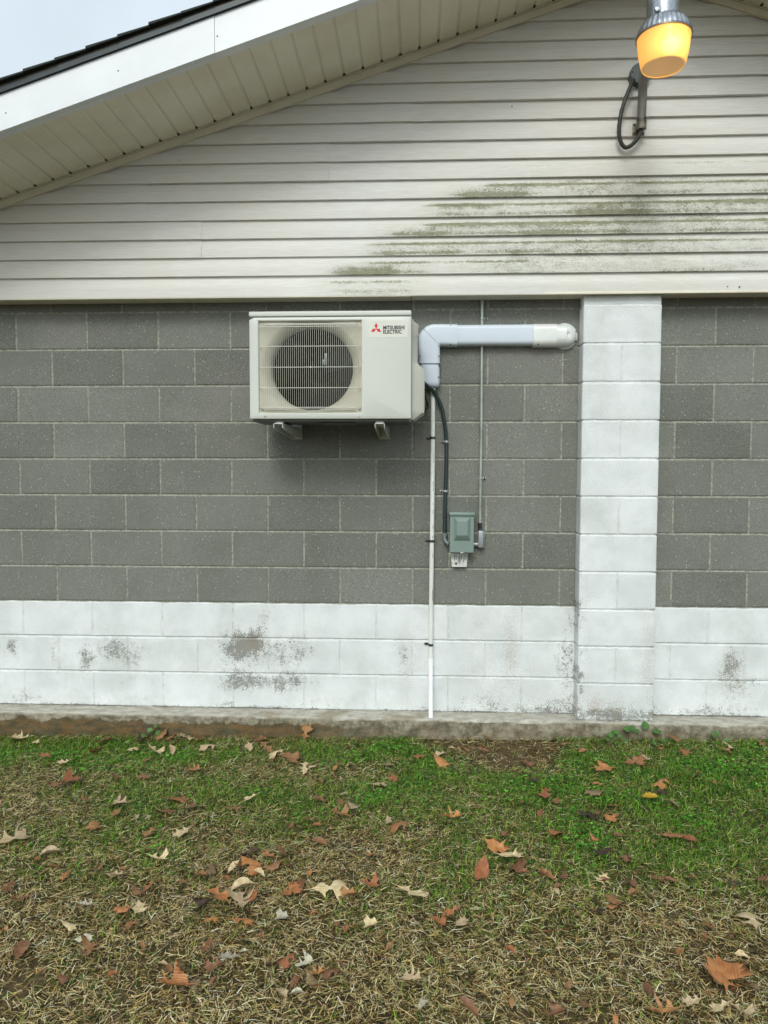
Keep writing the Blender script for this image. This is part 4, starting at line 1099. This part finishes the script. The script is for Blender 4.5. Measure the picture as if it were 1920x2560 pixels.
t.put(t.b.inputs['Base Color'], a); t.b.inputs['Roughness'].default_value = .55; t.b.inputs['Specular IOR Level'].default_value = .3
t.t.links.new(t.b.outputs[0], mx.inputs[1]); t.t.links.new(trl.outputs[0], mx.inputs[2]); t.t.links.new(mx.outputs[0], t.t.nodes['Material Output'].inputs['Surface'])
M_blade = t.m
# dead straw mat
x, y = scatter(420000)
g = green(x, y); b = bare(x, y)
k = rng.random(len(x)) < np.clip(1.0-.62*g, .2, 1)*(1-.85*b)*np.clip(.55+.9*fbm(x*5, y*5, 91), .3, 1)
x, y = x[k], y[k]; n = len(x)
blades('dead_grass', x, y, rng.uniform(.014, .050, n), rng.uniform(.0010, .0028, n), rng.uniform(0, 2*PI, n), rng.uniform(0, .45, n)**1.3, rng.uniform(0, .5, n),
       tint(n, [(222, 202, 148), (196, 172, 112), (244, 230, 188), (144, 120, 68), (80, 68, 36), (40, 34, 18)], [3.4, 3.4, 2.2, 2.6, 2.8, 3.4]), M_blade, .0, 2,
       'matted dead straw coloured grass over the lawn', 'grass', rng.random(n)**2*.016)
# live grass
x, y = scatter(420000)
g = green(x, y); b = bare(x, y)
k = rng.random(len(x)) < np.clip(g*1.25-.10, .05, 1)*(1-.8*b)
x, y = x[k], y[k]; n = len(x)
blades('green_grass', x, y, rng.uniform(.012, .038, n), rng.uniform(.0014, .0030, n), rng.uniform(0, 2*PI, n), rng.uniform(.2, 1.35, n), rng.uniform(.2, 1.0, n),
       tint(n, [(90, 132, 36), (120, 160, 50), (68, 108, 30), (150, 168, 74), (42, 70, 20)], [4, 3, 3, 1.4, 2], .22), M_blade, .002, 2,
       'short green grass growing through the straw', 'grass', rng.random(n)*.008)
# long thin reddish needles lying about
n = 160
x = rng.uniform(-1.3, 2.5, n); y = rng.uniform(-2.3, -.25, n)
blades('pine_needles', x, y, rng.uniform(.06, .15, n), np.full(n, .0016), rng.uniform(0, 2*PI, n), rng.uniform(0, .12, n), rng.uniform(0, .12, n),
       tint(n, [(150, 84, 44), (128, 92, 58)], [2, 1]), M_blade, .016, 4, 'thin rusty pine needles strewn over the grass', 'pine needles')
# clover: three round leaflets per stem, many small leaf discs
def clover(name, x, y, size, cols, label, cat, hh):
    n = len(x); V, Q, C = [], [], []
    z = gz(x, y)+hh
    for l in range(3):
        a0 = rng.uniform(0, 2*PI, n) if l == 0 else a0+2*PI/3
        tl = rng.uniform(-.15, .55, n)
        u = np.stack([np.cos(a0)*np.cos(tl), np.sin(a0)*np.cos(tl), np.sin(tl)], -1); v = np.stack([-np.sin(a0), np.cos(a0), rng.uniform(-.25, .25, n)], -1)
        c = np.stack([x, y, z], -1)
        ps = [c, c+size[:, None]*(u*.45-v*.42), c+size[:, None]*(u*.95-v*.36), c+size[:, None]*(u*.86), c+size[:, None]*(u*.95+v*.36), c+size[:, None]*(u*.45+v*.42)]
        base = (np.arange(n)*18+l*6)[:, None]
        V.append(np.stack(ps, 1)); Q.append(base+np.array([[0, 1, 2, 3]])); Q.append(base+np.array([[0, 3, 4, 5]]))
    Vv = np.stack(V, 1).reshape(-1, 3)
    Cc = np.repeat(np.concatenate([cols, np.ones((n, 1))], 1)[:, None, :], 18, 1).reshape(-1, 4)
    o = raw_mesh(name, Vv, np.concatenate(Q), M_blade, None, None, 0, Cc)
    return tag(o, label, cat, None, 'stuff')
x, y = scatter(120000)
g = green(x, y)*np.where(y > -1.5, 1, .5)
cl = np.clip(g-.28, 0, 1)*sstep(.36, .60, fbm(x*4, y*4, 77))*1.1
k = rng.random(len(x)) < cl*.75*(1-bare(x, y)); x, y = x[k], y[k]; n = len(x)
clover('clover', x, y, rng.uniform(.004, .0115, n), tint(n, [(74, 138, 36), (104, 170, 50), (54, 108, 30), (134, 186, 76)], [4, 3, 3, 1], .2), 'patches of small green clover in the lawn', 'clover', rng.uniform(.006, .026, n))

# broad-leaved creeping weeds against the footing
def weed(loc, leaves, label, seed):
    rw = random.Random(seed)
    th = thing('creeping_weed', label, 'weed', (loc[0], loc[1], float(gz(np.array([loc[0]]), np.array([loc[1]]))[0])), 'broad leaved weeds at the footing')
    M_w = simple('weed_leaf_green', lin(72, 112, 48), .5, var=.15, vscale=30)
    for (x, y, z, s) in leaves:
        mb = MB()
        a = rw.uniform(0, 2*PI); tl = rw.uniform(.2, .8)
        Mx = Matrix.Translation((x, y, z)) @ Matrix.Rotation(tl, 4, 'X') @ Matrix.Rotation(a, 4, 'Z')
        rows = []
        for i in range(9):
            t_ = i/8; w = s*.5*math.sin(PI*min(1, t_*.92+.08))**.7*(1.15-.35*t_)
            rows.append([Mx @ Vector((w*q, s*(t_-.4)-.12*s*abs(q)*(i == 0), .10*s*abs(q)-.12*s*(t_-.4)**2)) for q in (-1, -.5, 0, .5, 1)])
        mb.grid(rows)
        mb.done('leaf', M_w, th, smooth=60)
    mb = MB()
    for (x, y, z, s) in leaves:
        mb.tube(spline([th.location, (th.location+Vector((x, y, z)))/2+Vector((0, -.01, .012)), (x, y, z)], 4), .0012, 5)
    _s = mb.done('stem', simple('weed_stem', lin(96, 100, 52), .6), th)
weed((1.93, -.19), [(1.88, -.165, -.055, .034), (1.905, -.16, -.042, .038), (1.925, -.17, -.062, .03), (1.86, -.18, -.075, .03), (1.95, -.19, -.08, .03), (1.90, -.2, -.085, .036)], 'low creeping weed with broad green leaves under the left half of the white pillar', 2)
weed((2.0, -.17), [(1.97, -.155, -.026, .040), (1.995, -.152, -.020, .036), (2.015, -.155, -.034, .036), (2.065, -.150, -.006, .044)], 'creeping weed reaching up the footing face below the white pillar middle', 3)
weed((2.13, -.18), [(2.128, -.155, -.038, .044), (2.15, -.19, -.075, .034), (2.1, -.2, -.085, .03)], 'single broad leaf weed just right of the white pillar at the footing', 4)
weed((2.45, -.19), [(2.42, -.17, -.045, .03), (2.44, -.165, -.032, .024), (2.47, -.2, -.06, .026)], 'small upright green weed against the footing near the right edge', 5)
weed((-.62, -.19), [(-.63, -.17, -.075, .03), (-.60, -.165, -.055, .026), (-.58, -.18, -.085, .03), (-.66, -.19, -.1, .028)], 'small green weed against the orange stained footing on the left', 6)

# ------------------------------------------------------------------ fallen leaves
def leaf_mesh(name, lobed, seed, curl, cup):
    rw = random.Random(seed)
    def side():
        j = lambda v: v+rw.uniform(-.035, .035)
        if lobed:
            a = rw.uniform(.85, 1.15)
            p = [(.022, -.46), (j(.07), j(-.34)), (j(.16), -.29), (j(.29)*a, j(-.20)), (j(.15), -.18), (.055+rw.uniform(0, .03), j(-.10)), (.075, j(-.04)), (j(.22)*a, j(.03)), (j(.42)*a, j(.17)), (j(.24), .12), (.065+rw.uniform(0, .03), j(.11)), (.07, j(.20)), (j(.25)*a, j(.38)), (j(.10), .30), (.035, j(.30))]
        else:
            n = 9; p = []
            for i in range(n):
                t = (i+1)/(n+1); p.append(((.19+.03*rw.random())*math.sin(PI*t)**.8*(1.1-.3*t)+.01*math.sin(i*2.3+seed), -.46+.94*t))
        return p
    R_, L_ = side(), side()
    pts = [(0.008, -.5)]+R_+[(0.0, .5)]+[(-x, y) for x, y in L_[::-1]]+[(-.008, -.5)]
    b = bmesh.new()
    f = b.faces.new([b.verts.new((x, y, 0)) for x, y in pts])
    bmesh.ops.triangulate(b, faces=[f])
    for _ in range(2): bmesh.ops.subdivide_edges(b, edges=[e for e in b.edges if e.calc_length() > .06], cuts=1)
    bmesh.ops.triangulate(b, faces=[q for q in b.faces if len(q.verts) > 3])
    bp = rw.uniform(-.5, .5)
    for v in b.verts:
        x, y = v.co.x, v.co.y
        v.co.z = cup*x*x*1.5+curl*y*y*.9+.10*bp*x*y+.025*math.sin(11*y+seed)*abs(x)*3+.012*math.sin(17*x+9*y)-.05*math.exp(-(x/.03)**2)*.2
    bmesh.ops.recalc_face_normals(b, faces=b.faces)
    mb = MB(); mb.add(b)
    mb.tube([(0, -.66, curl*.30), (0, -.58, curl*.29), (0, -.42, curl*.2+.002), (0, .3, curl*.1+.004)], [.008, .008, .007, .002], 5)
    me = bpy.data.meshes.new(name); mb.bm.to_mesh(me); mb.bm.free()
    me.polygons.foreach_set('use_smooth', [True]*len(me.polygons))
    me.materials.append(None)
    return me
LOB = [leaf_mesh('lobed_leaf', True, s, c, u) for s, c, u in ((1, .2, .5), (2, .35, -.5), (3, -.3, .8), (4, .12, .3), (5, .4, 1.0), (6, -.28, -.6), (7, .28, .7), (8, .1, -.5), (9, .3, 1.3), (10, -.2, .6), (21, .2, -.9), (22, .05, .9))]
SIM = [leaf_mesh('narrow_leaf', False, s, c, u) for s, c, u in ((11, .4, 2.5), (12, -.35, 3.5), (13, .6, -2.0), (14, .2, 4.0), (15, -.2, 1.5))]
LC = {'c': ((222, 202, 164), (188, 164, 122)), 'w': ((206, 200, 178), (166, 158, 134)), 'o': ((192, 132, 84), (158, 98, 58)), 'r': ((156, 114, 78), (122, 84, 56)),
      't': ((174, 124, 80), (140, 96, 60)), 'd': ((78, 60, 42), (56, 44, 32)), 'g': ((150, 128, 96), (118, 98, 70)), 'y': ((214, 182, 44), (180, 140, 30))}
LM = {}
for k_, (a_, b_2) in LC.items():
    t = NT('dry_leaf_'+{'c': 'cream', 'w': 'pale_grey', 'o': 'orange', 'r': 'red_brown', 't': 'tan', 'd': 'dark', 'g': 'grey_brown', 'y': 'yellow'}[k_])
    oi = t.n('ObjectInfo')
    c = t.mix(t.step(t.noise(5, 5, .65, t.obj()), .3, .7), lin(*b_2), lin(*a_))
    c = t.mix(t.step(t.noise(28, 4, .7, t.obj()), .58, .72, 0, .5), c, tuple(v*.45 for v in lin(*b_2)[:3])+(1,))
    h = t.n('HueSaturation'); t.put(h.inputs['Color'], c); t.put(h.inputs['Value'], t.math('MULTIPLY_ADD', oi.outputs['Random'], .5, .75)); t.put(h.inputs['Hue'], t.math('MULTIPLY_ADD', oi.outputs['Random'], .02, .49))
    t.put(t.b.inputs['Base Color'], h.outputs[0]); t.b.inputs['Roughness'].default_value = .5
    wv = t.n('TexWave', wave_type='BANDS'); wv.inputs['Scale'].default_value = 6; wv.inputs['Distortion'].default_value = 1.0; t.put(wv.inputs['Vector'], t.obj((1, 1, 1)))
    t.put(t.b.inputs['Normal'], t.bump(wv.outputs['Fac'], .25, .01))
    tr = t.n('BsdfTranslucent'); t.put(tr.inputs['Color'], h.outputs[0]); mx = t.n('MixShader'); mx.inputs[0].default_value = .15
    t.t.links.new(t.b.outputs[0], mx.inputs[1]); t.t.links.new(tr.outputs[0], mx.inputs[2]); t.t.links.new(mx.outputs[0], t.t.nodes['Material Output'].inputs['Surface'])
    LM[k_] = t.m
LEAVES = """0.235,-0.17,0.086,Lt -1.34,-0.219,0.128,Lc -1.223,-0.267,0.056,Lc -0.847,-0.262,0.098,Lr -0.824,-0.402,0.081,Lt -1.07,-0.465,0.053,St -0.938,-0.534,0.059,Lc -0.652,-0.363,0.068,Lc -0.638,-0.243,0.07,Sd -0.567,-0.192,0.1,Lr -0.497,-0.208,0.071,St -0.45,-0.184,0.064,Lc -0.398,-0.217,0.085,Lc -0.327,-0.229,0.056,Sr -0.269,-0.311,0.096,Sc -0.52,-0.391,0.081,Sc -0.44,-0.375,0.068,Sc -0.037,-0.339,0.068,Lc 0.054,-0.343,0.095,Lr 0.113,-0.397,0.1,Lc 0.116,-0.498,0.078,Lr 0.199,-0.474,0.111,Lr 0.233,-0.43,0.066,Sr 0.294,-0.591,0.076,Lc 0.338,-0.555,0.077,Lc -0.002,-0.224,0.07,Sr -0.247,-0.605,0.064,St -0.474,-0.675,0.075,Sr -0.607,-0.698,0.044,Sr -0.801,-0.732,0.093,Lo -0.833,-0.794,0.073,Sr -0.528,-0.485,0.053,Sr -0.637,-0.942,0.058,Lo -0.607,-0.985,0.046,Sr -0.484,-0.916,0.064,Sg -0.48,-0.976,0.115,Lc -0.231,-0.911,0.111,Lt -0.253,-1.031,0.09,Lr -0.154,-0.991,0.074,Sr -0.35,-1.078,0.044,Sc -0.448,-1.066,0.056,Sr 0.05,-1.004,0.079,Lr 0.101,-0.905,0.07,Lc 0.407,-0.914,0.081,Lr 0.508,-0.941,0.051,Sr 0.563,-0.976,0.085,Sc 0.519,-1.046,0.088,Lr 0.39,-1.108,0.076,Lr 0.325,-1.154,0.043,Sr 0.434,-1.146,0.043,So 0.386,-0.718,0.049,Sr 0.671,-0.742,0.073,Lc 0.443,-0.58,0.038,St -0.248,-1.208,0.064,Lr -0.113,-1.209,0.074,Lc -0.5,-1.176,0.075,St -0.771,-1.275,0.136,Lc 0.461,-1.273,0.062,Sr -0.587,-1.372,0.081,Sc -0.61,-1.42,0.025,So -0.521,-1.474,0.044,Sr -0.346,-1.49,0.077,Lr -0.139,-1.406,0.074,Lc 0.216,-1.356,0.06,Sd 0.183,-1.39,0.05,Sd 0.281,-1.387,0.05,So 0.345,-1.37,0.08,Lr 0.233,-1.452,0.107,Lo 0.312,-1.45,0.077,Lr 0.181,-1.453,0.048,So 0.168,-1.469,0.058,Sc 0.083,-1.479,0.058,Sg 0.668,-1.378,0.049,So -0.445,-1.538,0.048,So -0.66,-1.505,0.029,Sc -0.246,-1.487,0.029,St 1.223,-0.17,0.063,Lr 1.026,-0.329,0.074,Lc 1.092,-0.328,0.067,Lr 1.182,-0.327,0.054,St 0.962,-0.405,0.059,Lc 0.967,-0.504,0.096,Lo 0.852,-0.435,0.066,St 0.705,-0.549,0.064,Sg 0.733,-0.697,0.055,St 1.453,-0.308,0.094,Lc 1.549,-0.366,0.06,Lr 1.396,-0.491,0.064,Sr 1.351,-0.592,0.056,Sr 1.61,-0.26,0.054,Sr 1.691,-0.358,0.053,St 1.912,-0.502,0.108,Lt 1.735,-0.585,0.106,Lo 2.096,-0.329,0.046,St 2.192,-0.371,0.052,St 1.991,-0.446,0.064,Sc 1.965,-0.707,0.102,Lo 1.869,-0.881,0.068,Sy 1.638,-0.819,0.105,Lg 1.679,-0.731,0.048,St 1.419,-0.834,0.093,Lo 1.457,-0.905,0.046,St 1.687,-0.945,0.056,St 1.94,-0.802,0.058,Sd 1.305,-0.91,0.046,Sr 1.369,-1.014,0.05,St 1.561,-1.024,0.099,Ld 1.616,-1.017,0.044,Sr 1.665,-1.052,0.076,Lo 1.409,-1.171,0.084,Lo 0.994,-1.066,0.087,Lo 1.863,-1.197,0.103,Lt 1.91,-1.232,0.071,St 1.55,-1.217,0.041,So 1.652,-1.193,0.047,Sr 1.73,-1.173,0.026,Sr 1.965,-1.177,0.026,St 1.153,-1.309,0.1,Lo 1.204,-1.369,0.098,Lc 1.219,-1.42,0.096,Lr 1.082,-1.47,0.104,So 1.234,-1.466,0.047,St 1.307,-1.479,0.047,Sr 1.547,-1.308,0.1,Sd 1.632,-1.363,0.068,Lr 2.456,-0.272,0.06,Lc 2.632,-0.23,0.061,Lr 2.405,-0.354,0.066,St 2.205,-0.195,0.069,Sr 2.176,-0.616,0.037,Sr 2.321,-0.669,0.036,Sr 2.213,-0.702,0.036,So 2.112,-1.421,0.047,Lr 1.95,-0.923,0.067,Sg 0.728,-1.101,0.054,Sc 0.768,-1.129,0.086,St 1.203,-1.189,0.063,St 1.394,-0.693,0.049,Sd 0.837,-0.799,0.024,So -0.437,-1.537,0.043,So -0.249,-1.543,0.066,Lc -0.144,-1.612,0.069,Lr -0.109,-1.583,0.046,St 0.008,-1.554,0.047,So 0.159,-1.536,0.038,So 0.057,-1.509,0.048,Sr 0.225,-1.579,0.092,Sc 0.27,-1.5,0.048,Sc 0.458,-1.503,0.038,So 0.552,-1.58,0.138,Lc 0.61,-1.62,0.063,Lt 0.682,-1.556,0.069,Lo 0.408,-1.605,0.082,Lo 0.434,-1.562,0.056,Sr 0.156,-1.632,0.109,Lo 0.244,-1.677,0.116,Lc 0.278,-1.649,0.054,So -0.611,-1.614,0.069,Lr -0.526,-1.684,0.068,Lr -0.282,-1.71,0.053,Lw -0.09,-1.722,0.075,Lc -0.148,-1.726,0.066,So 0.118,-1.699,0.075,Sd -0.289,-1.816,0.064,Lc -0.485,-1.855,0.038,So -0.089,-1.814,0.059,St 0.17,-1.767,0.052,Lo 0.279,-1.771,0.077,Lo 0.4,-1.757,0.052,Sw 0.504,-1.734,0.03,So 0.698,-1.789,0.059,Lc 0.624,-1.811,0.042,St 0.591,-1.784,0.034,St 0.353,-1.83,0.042,Sr 0.348,-1.857,0.025,So -0.206,-1.887,0.054,Lw -0.382,-1.938,0.089,Sr -0.168,-1.937,0.089,Lr 0.193,-1.902,0.065,Lr -0.009,-1.914,0.032,Sr 0.276,-1.953,0.059,Lw 0.312,-1.924,0.032,Sw 0.239,-1.998,0.058,Sr 0.452,-1.956,0.059,So 0.515,-1.98,0.066,Lw 0.596,-2.008,0.054,Sr 0.556,-2.019,0.046,So 0.496,-2.049,0.045,Sr 0.507,-2.095,0.044,Sw 0.463,-2.092,0.059,Sc 0.546,-2.048,0.06,Sg 0.556,-2.068,0.037,Sr 0.11,-2.012,0.039,St 0.089,-1.993,0.039,Sc 0.146,-2.079,0.105,Lo 0.205,-2.072,0.038,Sg 0.256,-2.059,0.03,Sr -0.27,-2.038,0.035,Sr -0.191,-2.055,0.046,Lr -0.049,-2.046,0.038,So 0.521,-1.874,0.024,St 0.619,-1.972,0.031,Sr 0.83,-1.608,0.117,Lc 0.967,-1.709,0.056,Lo 0.919,-1.759,0.072,Lo 0.998,-1.763,0.059,Lc 0.765,-1.884,0.04,Sr 0.835,-2.025,0.072,Lc 1.136,-1.897,0.044,So 1.186,-1.94,0.023,Sr 1.231,-2.003,0.023,Sr 0.992,-2.146,0.064,Sr 1.227,-2.156,0.063,Lr 1.31,-2.132,0.057,Sr 1.113,-2.115,0.029,St 1.282,-2.047,0.037,Sr 1.649,-1.891,0.04,St 1.829,-1.904,0.047,Sc 1.739,-1.984,0.136,Lo 1.52,-2.138,0.085,Lt 1.667,-2.069,0.036,St 1.683,-2.117,0.064,Lc 1.735,-2.128,0.064,Lc 1.503,-2.061,0.059,Sr 1.611,-2.102,0.05,Sc 1.802,-2.038,0.052,Sg 1.943,-1.713,0.11,Lc 1.78,-1.759,0.058,So 1.756,-1.817,0.024,So 2.08,-1.484,0.056,Lr 1.827,-1.498,0.046,St 1.71,-1.497,0.051,Sr 1.508,-1.506,0.065,Sc 1.508,-1.52,0.055,Sr 1.521,-1.63,0.066,Lr 1.507,-1.669,0.052,So 1.595,-1.588,0.045,Sr 1.314,-1.489,0.075,Sr 1.37,-1.497,0.051,Sr 1.347,-1.553,0.037,Sr 1.334,-1.581,0.036,Sc 1.745,-1.514,0.046,Sr 1.606,-1.532,0.073,Sr 1.458,-1.695,0.043,Sd 1.837,-1.809,0.024,St 0.868,-2.133,0.043,Sw 1.384,-2.172,0.028,So 1.966,-1.516,0.037,Sd"""
ADJ = {'c': 'cream', 'w': 'pale-grey', 'o': 'orange-brown', 'r': 'red-brown', 't': 'tan', 'd': 'blackish', 'g': 'grey-brown', 'y': 'yellow'}
def where(x, y):
    row = ('beside the footing' if y > -.3 else 'near the footing' if y > -.6 else 'on upper lawn' if y > -.95 else 'in mid lawn' if y > -1.35 else 'on lower lawn' if y > -1.8 else 'in nearest grass')
    sx = (x-(.85-.0485*(y+4.1)))/((y+4.11)*.52)      # position across the view
    col = ('at far left' if sx < -.68 else 'left of the air conditioner' if sx < -.36 else 'below the fan grille' if sx < -.02 else 'below the drain pipe' if sx < .26 else 'left of the white pillar' if sx < .52 else 'below the white pillar' if sx < .78 else 'at far right')
    return row+' '+col, sx
rl = random.Random(21)
recs = {}
for e in LEAVES.split():
    p_ = e.split(','); x, y, L = float(p_[0]), float(p_[1]), float(p_[2]); kd, cc = p_[3][0], p_[3][1]
    if kd == 'S' and L > .045 and rl.random() < .62 and cc != 'y': kd = 'L'; L *= 1.08
    me = rl.choice(LOB if kd == 'L' else SIM)
    o = bpy.data.objects.new('oak_leaf' if kd == 'L' else 'fallen_leaf', me)
    COL.objects.link(o)
    o.material_slots[0].link = 'OBJECT'; o.material_slots[0].material = LM[cc]
    s = L*(1.12 if kd == 'L' else 1.10)
    o.scale = (s*(.95 if kd == 'L' else 1.2), s, s)
    zz = float(gz(np.array([x]), np.array([y]))[0])
    up_ = (x > .2 and x < .27 and y > -.18)
    tx = rl.uniform(-.3, .25)
    o.rotation_euler = (tx-.15, rl.uniform(-.3, .3), rl.uniform(0, 2*PI)) if not up_ else (R(75), .2, .3)
    o.location = (x, y, zz+.029+.25*s*abs(tx)+(.03 if up_ else 0))
    w_, sx = where(x, y)
    size = 'large' if L > .105 else 'small' if L < .055 else ''
    desc = ' '.join(q for q in (size, ADJ[cc], 'lobed leaf' if kd == 'L' else 'narrow leaf') if q)
    recs.setdefault((desc, w_), []).append((sx, o))
    o['category'] = 'leaf'; o['group'] = 'fallen oak leaves on the lawn'
ORD = ['first', 'second', 'third', 'fourth', 'fifth', 'sixth', 'seventh', 'eighth']
for (desc, w_), lst in recs.items():
    lst.sort(key=lambda q: q[0])
    for i, (sx, o) in enumerate(lst):
        if len(lst) == 1: o['label'] = desc+' '+w_
        elif len(lst) == 2: o['label'] = ('left' if i == 0 else 'right')+' of two: '+desc+' '+w_
        else: o['label'] = ORD[min(i, 7)]+' from left: '+desc+' '+w_
